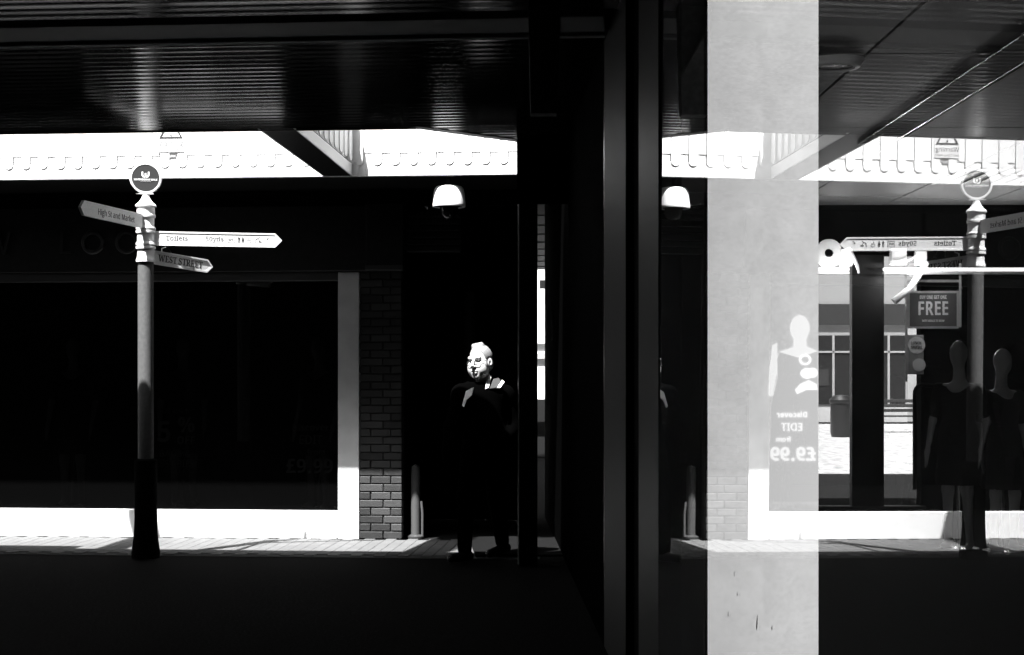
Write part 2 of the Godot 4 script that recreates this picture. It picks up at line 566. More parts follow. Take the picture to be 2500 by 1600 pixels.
func build_canopy() -> void:
	var t := thing("near_canopy", "dark slatted ceiling of the near canopy over the viewer", "canopy", WT)
	var pitch := 0.122
	var i := 0
	var w := 1.92
	while w < 15.6:
		var u1 := gx(14.37 - w) + 0.12 + 0.08 * w
		var u0 := -13.0
		if w < 2.66: u0 = -0.58 + (2.66 - w) + 0.02
		var s := st()
		# slightly hollow face, so that each board catches its own light
		var z0 := -pitch * 0.47; var z1 := pitch * 0.47
		var l := (u1 - u0) / 2.0
		s.set_smooth_group(1)
		var prev := Vector2(z0, 0.0)
		for k in range(1, 7):
			var f := k / 6.0
			var cur := Vector2(lerpf(z0, z1, f), 0.003 * sin(PI * f) - 0.001)
			if k == 6: cur.y = 0.0
			quad(s, Vector3(-l, prev.y, prev.x), Vector3(l, prev.y, prev.x), Vector3(l, cur.y, cur.x), Vector3(-l, cur.y, cur.x), Vector3(0, -1, 0))
			prev = cur
		s.set_smooth_group(-1)
		for e in [[z0, -1.0], [z1, 1.0]]:
			quad(s, Vector3(-l, 0, e[0]), Vector3(l, 0, e[0]), Vector3(l, 0.03, e[0]), Vector3(-l, 0.03, e[0]), Vector3(0, 0, e[1]))
		for e in [-l, l]:
			quad(s, Vector3(e, 0, z0), Vector3(e, 0, z1), Vector3(e, 0.03, z1), Vector3(e, 0.03, z0), Vector3(signf(e), 0, 0))
		quad(s, Vector3(-l, 0.03, z0), Vector3(l, 0.03, z0), Vector3(l, 0.03, z1), Vector3(-l, 0.03, z1), Vector3(0, 1, 0))
		if not (w > 5.88 and w < 6.34):
			obj("ceiling_board", s, M.board, t, Transform3D(Basis.from_euler(Vector3(-0.05 + rng.randf_range(-0.008, 0.008), 0, 0)), Vector3((u0 + u1) / 2.0, 3.55 + rng.randf_range(-0.001, 0.001), w)))
		w += pitch
		i += 1
	bx("light_trough", Vector3(-6.1, 3.55, 6.1), Vector3(14.2, 0.06, 0.44), M.trim, t, 0.004)
	bx("trough_lip", Vector3(-6.1, 3.515, 5.93), Vector3(14.2, 0.03, 0.06), M.trim, t, 0.004)
	bx("edge_trim", Vector3(-6.8, 3.64, 2.645), Vector3(12.5, 0.2, 0.03), M.dark, t, 0.003)
	var s := st()
	var roof := PackedVector2Array([Vector2(-13, 2.66), Vector2(-0.573, 2.66), Vector2(0.24, 1.85), Vector2(0.76, 1.85), Vector2(2.25, 18), Vector2(-13, 18)])
	prism(s, roof, -3.595, -3.85, Transform3D(Basis(Vector3(1, 0, 0), Vector3(0, 0, 1), Vector3(0, -1, 0)), Vector3.ZERO))
	obj("roof_slab", s, M.blackmat, t)
	var e0 := Vector3(-0.60, 3.667, 2.665); var e1 := Vector3(0.30, 3.667, 1.775)
	var es := st()
	box(es, Vector3.ZERO, Vector3(e0.distance_to(e1), 0.24, 0.10), 0.003, Basis(Vector3.UP, -atan2(e1.z - e0.z, e1.x - e0.x)))
	obj("edge_trim", es, M.dark, t, Transform3D(Basis(), (e0 + e1) / 2.0 + Vector3(-0.035, 0, -0.035) * -1.0))
	# a narrow cross beam and a deeper edge, past the left of the picture
	bx("cross_beam", Vector3(-4.73, 4.5, 2.5), Vector3(0.24, 0.2, 1.4), M.dark, t)
	bx("deep_edge", Vector3(-9.1, 3.64, 2.53), Vector3(8.46, 0.18, 0.24), M.dark, t)
	var e := thing("added_side_wall", "unseen dark wall added at the left to keep stray light out", "wall")  # added out of view to keep daylight off the foreground
	bx("wall_panel", Vector3(-9.6, 1.9, -5.2), Vector3(0.2, 3.8, 13.0), M.dark, e)
	var r := thing("added_rear_wall", "unseen dark wall added behind the viewer to block sky light", "wall")  # added behind the camera to shut out light from the sky
	bx("wall_panel", Vector3(-4.0, 1.9, 1.6), Vector3(12.0, 3.8, 0.2), M.dark, r)
	bx("pier", Vector3(0.9, 1.9, 0.6), Vector3(0.3, 3.8, 2.0), M.dark, r)

func build_link() -> void:
	# a skewed bridge between the two canopies: black underside, white sides
	var t := thing("link_canopy", "link roof joining both canopies, black underneath with white side battens", "canopy")
	var a := Vector3(-2.01, 3.55, -11.83); var b := Vector3(-1.735, 3.55, -11.80)
	var c := Vector3(-1.442, 3.375, -13.30); var d := Vector3(-1.683, 3.375, -13.33)
	var up := Vector3(0, 0.12, 0)
	var s := st()
	quad(s, a, b, c, d, Vector3(0, -1, 0))
	quad(s, a + up, b + up, c + up, d + up, Vector3(0, 1, 0))
	quad(s, a, d, d + up, a + up, Vector3(-1, 0, 0))
	quad(s, a, b, b + up, a + up, Vector3(0, 0, 1))
	obj("underside", s, M.boarddark, t)
	var along := (c - b)
	var dir := along.normalized()
	var nrm := Vector3(-dir.z, 0, dir.x).normalized()
	if nrm.x < 0: nrm = -nrm
	for side in [[b, c, nrm, 1.0], [a, d, -nrm, -1.0]]:
		var p: Vector3 = side[0]; var q: Vector3 = side[1]; var n: Vector3 = side[2]
		s = st()
		var o := n * 0.012
		var lift := Vector3(0, 0.105, 0)
		quad(s, p + o, q + o, q + o + lift, p + o + lift, n)
		quad(s, p + o + lift, q + o + lift, q + lift - o, p + lift - o, Vector3.UP)
		quad(s, p + o, q + o, q - o * 0.2, p - o * 0.2, Vector3.DOWN)
		obj("lower_board", s, M.white, t)
		s = st()
		var h2 := Vector3(0, 0.66, 0)
		quad(s, p - n * 0.01 + lift * 0.8, q - n * 0.01 + lift * 0.8, q - n * 0.01 + h2, p - n * 0.01 + h2, n)
		quad(s, p - n * 0.05 + lift * 0.8, q - n * 0.05 + lift * 0.8, q - n * 0.05 + h2, p - n * 0.05 + h2, -n)
		quad(s, p - n * 0.01 + h2, q - n * 0.01 + h2, q - n * 0.05 + h2, p - n * 0.05 + h2, Vector3.UP)
		obj("back_board", s, M.white, t)
		var bm := batten_mesh(0.55, 0.084)
		var bs := Basis((q - p).normalized() * Vector3(1, 0, 1), Vector3.UP, Vector3.ZERO)
		var ax := Vector3(q.x - p.x, 0, q.z - p.z).normalized()
		bs = Basis(ax, Vector3.UP, ax.cross(Vector3.UP))
		for k in 11:
			var f := (k + 0.35) / 10.9
			put("batten", bm, M.white, t, Transform3D(bs, p.lerp(q, f) + Vector3(0, 0.115, 0) + n * 0.022))

func build_alley() -> void:
	var t := thing("alley_wall", "black recessed alley wall with a shutter box behind the man", "wall", WT)
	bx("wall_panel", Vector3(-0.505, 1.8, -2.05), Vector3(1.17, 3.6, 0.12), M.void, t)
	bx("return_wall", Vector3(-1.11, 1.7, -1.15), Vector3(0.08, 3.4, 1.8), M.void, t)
	bx("roof_slab", Vector3(-0.2, 3.56, -1.15), Vector3(2.0, 0.12, 1.95), M.dark, t)
	var s0 := st()  # black sheet added so the sunlit ground here reads as shade
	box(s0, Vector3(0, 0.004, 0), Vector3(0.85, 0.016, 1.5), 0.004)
	tag(obj("shade_mat", s0, M.blackmat, null, Transform3D(turn(4), Vector3(0.05, 0, -13.85))), "added black mat in place of shade on the pavement at the alley mouth", "mat")
	var b := thing("shutter_box", "dark ribbed shutter housing hanging in the alley behind the camera dome", "shutter", WT)
	for k in 6:
		bx("slat", Vector3(-0.77, 2.82 + k * 0.066, -0.1), Vector3(0.53, 0.06, 0.16), M.darkpanel, b, 0.008)
	bx("end_plate", Vector3(-0.50, 2.985, -0.1), Vector3(0.02, 0.42, 0.2), M.darkpanel, b, 0.004)
	var s := st()
	lathe(s, [Vector2(0, 0.0), Vector2(0.045, 0.0), Vector2(0.045, 0.62), Vector2(0.04, 0.7), Vector2(0, 0.72)], 24)
	var p := thing("bollard", "slim grey steel bollard standing right of the brick pier", "bollard", WT * Transform3D(Basis(), Vector3(-0.955, 0.0, -0.12)))
	obj("post", s, M.pipe, p)
	s = st()
	lathe(s, [Vector2(0, 0.0), Vector2(0.085, 0.0), Vector2(0.085, 0.02), Vector2(0.05, 0.035), Vector2(0, 0.035)], 24)
	obj("base_plate", s, M.dark, p)
	s = st()
	tube(s, [Vector3(0, 0.0, 0), Vector3(0, 0.25, 0), Vector3(-0.012, 0.36, 0)], 0.013, 10)
	tag(obj("stub_pipe", s, M.pipe, null, WT * Transform3D(Basis(), Vector3(-0.885, 0, -0.1))), "short thin pipe stub rising just right of the grey bollard", "pipe")
	# tall cylinder and shelf seen in the window's reflection
	s = st()
	lathe(s, [Vector2(0, 0), Vector2(0.06, 0), Vector2(0.06, 0.95), Vector2(0.05, 1.0), Vector2(0.015, 1.02), Vector2(0.015, 1.06), Vector2(0, 1.06)], 24)
	tag(obj("downpipe", s, M.pipe, null, WT * Transform3D(Basis(), Vector3(-0.62, 1.5, -1.9))), "grey vertical pipe with a capped top on the alley wall", "pipe")
	# the alley's own ceiling, further on
	var c := thing("alley_canopy", "grey slatted alley ceiling glimpsed through the narrow slit", "canopy")
	for k in 26:
		bx("ceiling_board", Vector3(-0.2, 3.5 + 0.006 * (k % 3), -16.7 - k * 0.4), Vector3(2.6, 0.03, 0.37), M.alleyboard, c, 0.004)
	bx("roof_slab", Vector3(-0.2, 3.7, -21.9), Vector3(2.8, 0.2, 10.8), M.dark, c)
	# black steel post between the gap and the slit
	s = st()
	box(s, Vector3(0.008, 1.775, 0), Vector3(0.16, 3.55, 0.12), 0.006)
	tag(obj("steel_column", s, M.black, null, Transform3D(turn(3), Vector3(0.123, 0, -12.5))), "slim black steel column at the right end of the canopy gap", "column")
	# tapered bracket up under the ceiling
	s = st()
	prism(s, PackedVector2Array([Vector2(0.0835, 3.62), Vector2(0.26, 3.62), Vector2(0.237, 2.977), Vector2(0.099, 2.977)]), -0.05, 0.05)
	tag(obj("canopy_bracket", s, M.bracket, null, Transform3D(Basis(), Vector3(0, 0, -7.9))), "dark grey tapered bracket hanging from the canopy above the shop corner", "bracket")

func gx(z: float, off := 0.0) -> float:      # the glass line: x at depth z (metres ahead)
	return 0.733 - 0.0219 * z + off

func on_glass(z: float, h: float, off := 0.0) -> Vector3:
	return Vector3(gx(z), h, -z) + Vector3(-1, 0, 0.0219).normalized() * off

func on_pane(z: float, y: float) -> Vector3:
	return Vector3(0.733 + 0.0045 * (y - 1.6) - 0.0219 * z, y, -z)

func build_near_shop() -> void:
	var gb := Basis(Vector3(-0.0219, 0, -1).normalized(), Vector3.UP, Vector3.ZERO)
	gb.x = Vector3(-0.0219, 0, -1).normalized()    # along the glass, away from the viewer
	gb.y = Vector3.UP
	gb.z = gb.x.cross(gb.y)                         # towards the walk (-x)
	# window frame past the far end of the pane
	var f := thing("shopfront_frame", "black shopfront with broad dark mullions past the reflecting window", "shopfront")
	bx("mullion", on_glass(6.455, 1.8, -0.045), Vector3(0.80, 3.6, 0.09), M.frame, f, 0.004, gb)
	bx("glazing_bead", on_glass(6.07, 1.8, -0.006), Vector3(0.02, 3.6, 0.02), M.framelight, f, 0.003, gb)
	bx("gasket", on_glass(7.16, 1.8, -0.07), Vector3(0.62, 3.6, 0.06), M.blackmat, f, 0.0, gb)
	bx("mullion", on_glass(8.10, 1.8, -0.045), Vector3(1.28, 3.6, 0.09), M.framelight, f, 0.004, gb)
	bx("glazing_bead", on_glass(8.76, 1.8, -0.03), Vector3(0.03, 3.6, 0.06), M.chrome, f, 0.004, gb)
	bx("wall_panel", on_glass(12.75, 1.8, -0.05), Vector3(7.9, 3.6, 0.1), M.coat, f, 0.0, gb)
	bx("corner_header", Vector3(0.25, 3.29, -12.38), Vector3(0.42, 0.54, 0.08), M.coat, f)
	bx("sill", on_glass(3.6, 0.09, 0.0), Vector3(5.2, 0.18, 0.1), M.black, f, 0.006, gb)
	bx("transom", on_glass(3.6, 3.46, 0.0), Vector3(5.2, 0.18, 0.1), M.frame, f, 0.006, gb)
	bx("mullion", on_glass(1.3, 1.8, 0.0), Vector3(0.12, 3.6, 0.1), M.frame, f, 0.006, gb)
	# the coated pane, leaning out a touch; it mirrors the street and lets the shop's inside show through
	var n := Vector3(1.0, -0.0045, -0.0219).normalized()
	var s := st()
	quad(s, on_pane(1.35, 0.18), on_pane(6.055, 0.18), on_pane(6.055, 3.37), on_pane(1.35, 3.37), -n)
	var pane := obj("window_pane", s, M.coated, null)
	tag(pane, "large reflecting shop window pane mirroring the whole street", "window")
	for q in [[3.9, 0.95, 0.007, 0.05], [4.0, 0.79, 0.009, 0.05], [3.95, 0.72, 0.008, 0.02], [4.25, 1.03, 0.004, 0.02], [4.2, 0.98, 0.004, 0.014], [3.7, 0.97, 0.005, 0.016], [4.35, 0.9, 0.004, 0.02], [3.5, 0.66, 0.003, 0.02]]:
		s = st()
		lathe(s, [Vector2(0, -q[3] / 2), Vector2(q[2], -q[3] / 4), Vector2(q[2] * 0.8, q[3] / 6), Vector2(0, q[3] / 2)], 8)
		obj("dirt_streak", s, M.dark, pane, Transform3D(Basis(Vector3(1, 0, 0), 0.35) * Basis.from_scale(Vector3(0.15, 1, 1)), on_pane(q[0], q[1]) - n * 0.003))
	# the shop's inside
	var r := thing("shop_interior", "dim shop interior seen through the reflecting window", "shop")
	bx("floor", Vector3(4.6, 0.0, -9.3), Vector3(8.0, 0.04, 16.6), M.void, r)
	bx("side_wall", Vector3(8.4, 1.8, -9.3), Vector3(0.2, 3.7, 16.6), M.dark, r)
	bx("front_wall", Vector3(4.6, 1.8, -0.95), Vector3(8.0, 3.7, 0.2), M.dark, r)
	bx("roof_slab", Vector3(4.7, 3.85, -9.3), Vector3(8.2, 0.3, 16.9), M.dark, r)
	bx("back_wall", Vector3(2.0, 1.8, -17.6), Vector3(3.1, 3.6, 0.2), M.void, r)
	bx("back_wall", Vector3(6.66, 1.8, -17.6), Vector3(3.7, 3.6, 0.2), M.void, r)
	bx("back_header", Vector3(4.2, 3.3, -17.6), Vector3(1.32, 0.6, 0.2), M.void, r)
	bx("door_post", Vector3(4.17, 1.5, -17.5), Vector3(0.375, 3.0, 0.14), M.black, r, 0.006)
	bx("threshold", Vector3(4.2, 0.03, -17.5), Vector3(1.3, 0.05, 0.16), M.dark, r, 0.004)
	# ceiling panels with open joints running away from the viewer
	for i in 7:
		for j in 6:
			bx("ceiling_panel", Vector3(1.1 + i * 1.06 + 0.53, 3.565, -2.2 - j * 2.7 - 0.1), Vector3(1.045, 0.03, 2.685), M.screen, r, 0.004)
	# linear grille: a dark trough with bright fins
	var gr := thing("ceiling_grille", "long slotted ceiling grille with bright metal edge strips inside the shop", "grille", Transform3D(Basis(), Vector3(3.02, 3.545, -10.2)))
	bx("trough", Vector3(0, 0.0, 0), Vector3(0.24, 0.02, 4.4), M.black, gr)
	bx("edge_strip", Vector3(-0.13, -0.012, 0), Vector3(0.015, 0.03, 4.4), M.chrome, gr, 0.003)
	bx("edge_strip", Vector3(0.13, -0.012, 0), Vector3(0.015, 0.03, 4.4), M.chrome, gr, 0.003)
	for k in 44:
		bx("fin", Vector3(0, -0.018, -2.15 + k * 0.1), Vector3(0.23, 0.02, 0.03), M.trim, gr)
	var g2 := thing("ceiling_vent", "short slotted air vent in the shop ceiling near the street door", "vent", Transform3D(Basis(), Vector3(4.75, 3.545, -14.6)))
	for k in 7:
		bx("slat", Vector3(-0.45 + k * 0.15, 0, 0), Vector3(0.07, 0.02, 1.1), M.black, g2)
	s = st()
	lathe(s, [Vector2(0.115, 0.0), Vector2(0.12, -0.05), Vector2(0.15, -0.045), Vector2(0.17, -0.012), Vector2(0.185, 0.0)], 40)
	var dl := thing("ceiling_downlight", "round unlit downlight with a pale ring in the shop ceiling", "downlight", Transform3D(Basis(), Vector3(2.01, 3.55, -9.25)))
	obj("ring", s, M.white, dl)
	s = st()
	lathe(s, [Vector2(0, 0.0), Vector2(0.112, -0.001)], 32)
	obj("lens", s, M.black, dl, Transform3D(Basis(Vector3.RIGHT, PI), Vector3(0, -0.04, 0)))
	# tall emissive panel added in place of a daylit pale strip
	var lb := thing("added_light_panel", "added glowing stand-in for a daylit pale strip, a tall lightbox standing just behind the shop window", "glow_panel", Transform3D(Basis(), Vector3(1.294, 0.02, -7.7)))
	bx("added_glow_band", Vector3(0, 1.765, 0), Vector3(0.572, 3.53, 0.05), M.glow_panel, lb)
	bx("side_rail", Vector3(-0.292, 1.76, 0.0), Vector3(0.012, 3.5, 0.06), M.frame, lb)
	var al := AreaLight3D.new()
	al.name = "added_panel_light"  # lamp added to go with the glowing panel
	al.area_size = Vector2(0.55, 3.3)
	al.light_energy = 0.05
	al.shadow_enabled = true
	al.position = Vector3(0, 1.76, 0.03)
	al.rotation.y = PI
	lb.add_child(al)
	# strip lamp with junction boxes and hanging torn wrapping along the back wall
	for e in [[3.72, 0.37, "left"], [5.16, 1.72, "right"]]:
		var lamp := thing("strip_lamp", "%s lit strip lamp %s of the black door post" % (["short", "left"] if e[2] == "left" else ["long", "right"]), "strip lamp", Transform3D(Basis(), Vector3(e[0], 2.815, -17.25)))
		bx("lamp_tube", Vector3(0, 0.0, 0), Vector3(e[1], 0.04, 0.05), M.strip, lamp, 0.008)
		bx("lamp_body", Vector3(0, -0.042, 0), Vector3(e[1], 0.03, 0.07), M.white, lamp, 0.004)
		var ll := AreaLight3D.new()
		ll.name = "lamp_light"
		ll.area_size = Vector2(e[1], 0.05)
		ll.light_energy = 0.40 * e[1]
		ll.shadow_enabled = true
		ll.position = Vector3(0, 0.0, 0.035)
		ll.rotation.y = PI
		lamp.add_child(ll)
		var om := OmniLight3D.new()
		om.name = "lamp_fill"  # extra fill added ahead of the strip to brighten boxes and wraps
		om.light_energy = 0.09
		om.light_size = 0.05
		om.omni_range = 20.0
		om.omni_attenuation = 2.0
		om.shadow_enabled = true
		om.position = Vector3(0.0 if e[2] == "left" else -0.55, -0.02, 0.38)
		lamp.add_child(om)
	s = st()
	lathe(s, [Vector2(0.05, -0.02), Vector2(0.16, -0.02), Vector2(0.165, 0.0), Vector2(0.16, 0.02), Vector2(0.05, 0.02), Vector2(0.05, -0.02)], 32, Vector3.ZERO, Basis(Vector3.RIGHT, PI / 2))
	tag(obj("cable_reel", s, M.white, null, Transform3D(Basis(), Vector3(3.66, 3.0, -17.2))), "white round cable reel above the short strip lamp", "cable reel")
	for e in [[3.86, 2.95, 0.14, 0.2, "white junction box beside the round cable reel"], [4.46, 2.96, 0.18, 0.19, "larger white junction box just right of the black door post"], [4.72, 2.94, 0.13, 0.17, "smaller white junction box right of the larger one"]]:
		s = st()
		box(s, Vector3.ZERO, Vector3(e[2], e[3], 0.09), 0.008)
		tag(obj("junction_box", s, M.white, null, Transform3D(Basis(), Vector3(e[0], e[1], -17.2))), e[4], "junction box")
	s = st()
	tube(s, [Vector3(4.76, 2.88, -17.1), Vector3(4.66, 2.74, -17.05), Vector3(4.55, 2.58, -17.0), Vector3(4.42, 2.48, -17.0), Vector3(4.36, 2.43, -17.0)], 0.035, 8, 0.045)
	tag(obj("hanging_wrap", s, M.strip_white if M.has("strip_white") else M.white, null), "loose white wrapped cable hanging diagonally below the strip lamp", "cable")
	s = st()
	tube(s, [Vector3(3.86, 3.05, -17.1), Vector3(3.92, 2.93, -17.08), Vector3(3.96, 2.85, -17.08), Vector3(3.98, 2.76, -17.08)], 0.03, 8, 0.012)
	tag(obj("hanging_wrap", s, M.white, null), "short torn white wrap hanging at the black door post", "cable")
	s = st()
	tube(s, [Vector3(4.44, 2.9, -17.1), Vector3(4.52, 2.9, -17.08), Vector3(4.6, 2.93, -17.08), Vector3(4.66, 3.0, -17.08)], 0.012, 8)
	tag(obj("loose_cable", s, M.white, null), "thin white cable looping between the two right junction boxes", "cable")
	# sale poster hung on two white strips
	var po := thing("sale_poster", "dark poster reading BUY ONE GET ONE FREE hung inside the shop", "poster", Transform3D(Basis(), Vector3(4.92, 2.355, -17.4)))
	bx("board", Vector3.ZERO, Vector3(0.6, 0.44, 0.012), M.inkpale, po)
	bx("face", Vector3(0, 0, 0.008), Vector3(0.545, 0.385, 0.006), M.poster, po)
	lettering("BUY ONE GET ONE", 0.043, M.white, po, Transform3D(Basis(), Vector3(0, 0.145, 0.013)), "Droid Sans", true, 0.003, "lettering", 0.62)
	lettering("FREE", 0.16, M.white, po, Transform3D(Basis(), Vector3(0, 0.012, 0.013)), "Droid Sans", true, 0.003, "lettering", 0.74)
	lettering("WITH MEALS TO WOW", 0.026, M.white, po, Transform3D(Basis(), Vector3(0, -0.13, 0.013)), "Droid Sans", true, 0.003, "lettering", 0.7)
	bx("hanging_strip", Vector3(-0.315, -0.14, 0.012), Vector3(0.026, 1.4, 0.01), M.inkpale, po)
	bx("hanging_strip", Vector3(0.315, 0.17, 0.012), Vector3(0.026, 0.75, 0.01), M.inkpale, po)
	bx("cross_strip", Vector3(0, 0.335, 0.006), Vector3(0.62, 0.03, 0.008), M.inkgrey, po)
	var lu := thing("lunch_poster", "narrow poster with pale discs reading LUNCH SPECIAL below the sale poster", "poster", Transform3D(Basis(), Vector3(4.715, 1.83, -17.4)))
	bx("board", Vector3.ZERO, Vector3(0.19, 0.46, 0.012), M.inkpale, lu)
	bx("face", Vector3(0, 0, 0.008), Vector3(0.165, 0.43, 0.006), M.inkgrey, lu)
	s = st(); lathe(s, [Vector2(0.1, 0.0), Vector2(0.1, 0.006), Vector2(0, 0.006)], 32, Vector3.ZERO, Basis(Vector3.RIGHT, PI / 2))
	obj("disc", s, M.white, lu, Transform3D(Basis(), Vector3(0.01, 0.11, 0.011)))
	s = st(); lathe(s, [Vector2(0.075, 0.0), Vector2(0.075, 0.006), Vector2(0, 0.006)], 32, Vector3.ZERO, Basis(Vector3.RIGHT, PI / 2))
	obj("disc", s, M.white, lu, Transform3D(Basis(), Vector3(0.04, -0.12, 0.011)))
	lettering("LUNCH", 0.036, M.ink, lu, Transform3D(Basis(), Vector3(0.005, 0.135, 0.021)), "Droid Sans", true, 0.003, "lettering", 0.7)
	lettering("SPECIAL", 0.036, M.ink, lu, Transform3D(Basis(), Vector3(0.01, 0.085, 0.021)), "Droid Sans", true, 0.003, "lettering", 0.7)
	# tall pull handle on the street door
	s = st()
	var path := [Vector3(0, 0, 0), Vector3(0, 1.12, 0)]
	for k in range(1, 7):
		var a := PI / 2 * k / 6.0
		path.append(Vector3(0.1 - 0.1 * cos(a), 1.12 + 0.1 * sin(a), 0))
	path.append(Vector3(0.22, 1.2, 0)); path.append(Vector3(0.25, 1.19, -0.05))
	tube(s, path, 0.024, 12)
	tag(obj("door_handle", s, M.frame, null, Transform3D(Basis(), Vector3(4.68, 0.26, -17.3))), "tall dark curved grab rail beside the shop's street door", "rail")
	# glowing films paint in the reflection of a mannequin and reversed sale words
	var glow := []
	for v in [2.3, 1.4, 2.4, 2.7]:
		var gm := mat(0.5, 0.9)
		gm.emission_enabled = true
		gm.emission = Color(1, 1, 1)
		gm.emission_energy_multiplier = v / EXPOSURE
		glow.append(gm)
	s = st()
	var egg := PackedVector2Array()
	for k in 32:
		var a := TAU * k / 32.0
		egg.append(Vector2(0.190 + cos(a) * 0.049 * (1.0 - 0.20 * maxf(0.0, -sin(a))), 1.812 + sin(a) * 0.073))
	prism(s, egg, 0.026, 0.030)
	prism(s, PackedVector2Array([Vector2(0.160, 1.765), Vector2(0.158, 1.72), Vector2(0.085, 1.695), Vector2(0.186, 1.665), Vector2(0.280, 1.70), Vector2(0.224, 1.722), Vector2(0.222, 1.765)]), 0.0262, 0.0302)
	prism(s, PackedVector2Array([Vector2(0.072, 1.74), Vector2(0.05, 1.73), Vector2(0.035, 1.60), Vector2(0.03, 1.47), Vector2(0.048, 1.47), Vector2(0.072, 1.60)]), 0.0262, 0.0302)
	obj("figure_reflection", s, glow[0], lb)
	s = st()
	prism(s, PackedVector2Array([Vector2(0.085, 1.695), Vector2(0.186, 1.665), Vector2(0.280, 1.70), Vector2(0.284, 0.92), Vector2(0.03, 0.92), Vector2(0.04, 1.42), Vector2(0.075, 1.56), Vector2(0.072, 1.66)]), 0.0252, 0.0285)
	obj("dress_reflection", s, glow[1], lb)
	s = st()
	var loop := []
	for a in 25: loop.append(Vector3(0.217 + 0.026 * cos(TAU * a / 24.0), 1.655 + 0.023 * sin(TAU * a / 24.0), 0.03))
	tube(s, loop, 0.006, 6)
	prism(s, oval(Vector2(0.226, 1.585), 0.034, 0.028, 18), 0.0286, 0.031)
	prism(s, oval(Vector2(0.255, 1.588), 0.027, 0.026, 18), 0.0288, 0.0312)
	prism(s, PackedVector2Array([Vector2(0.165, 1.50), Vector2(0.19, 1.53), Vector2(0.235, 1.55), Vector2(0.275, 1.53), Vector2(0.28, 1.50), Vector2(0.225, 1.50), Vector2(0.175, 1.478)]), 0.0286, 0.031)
	obj("flower_reflection", s, glow[3], lb)
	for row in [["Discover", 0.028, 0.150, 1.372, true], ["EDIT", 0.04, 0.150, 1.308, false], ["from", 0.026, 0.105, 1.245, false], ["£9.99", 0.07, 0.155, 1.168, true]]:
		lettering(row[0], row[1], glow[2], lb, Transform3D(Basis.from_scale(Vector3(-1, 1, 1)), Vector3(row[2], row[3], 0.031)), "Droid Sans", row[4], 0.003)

func oval(c: Vector2, rx: float, ry: float, n: int) -> PackedVector2Array:
	var p := PackedVector2Array()
	for k in n: p.append(c + Vector2(cos(TAU * k / n) * rx, sin(TAU * k / n) * ry))
	return p

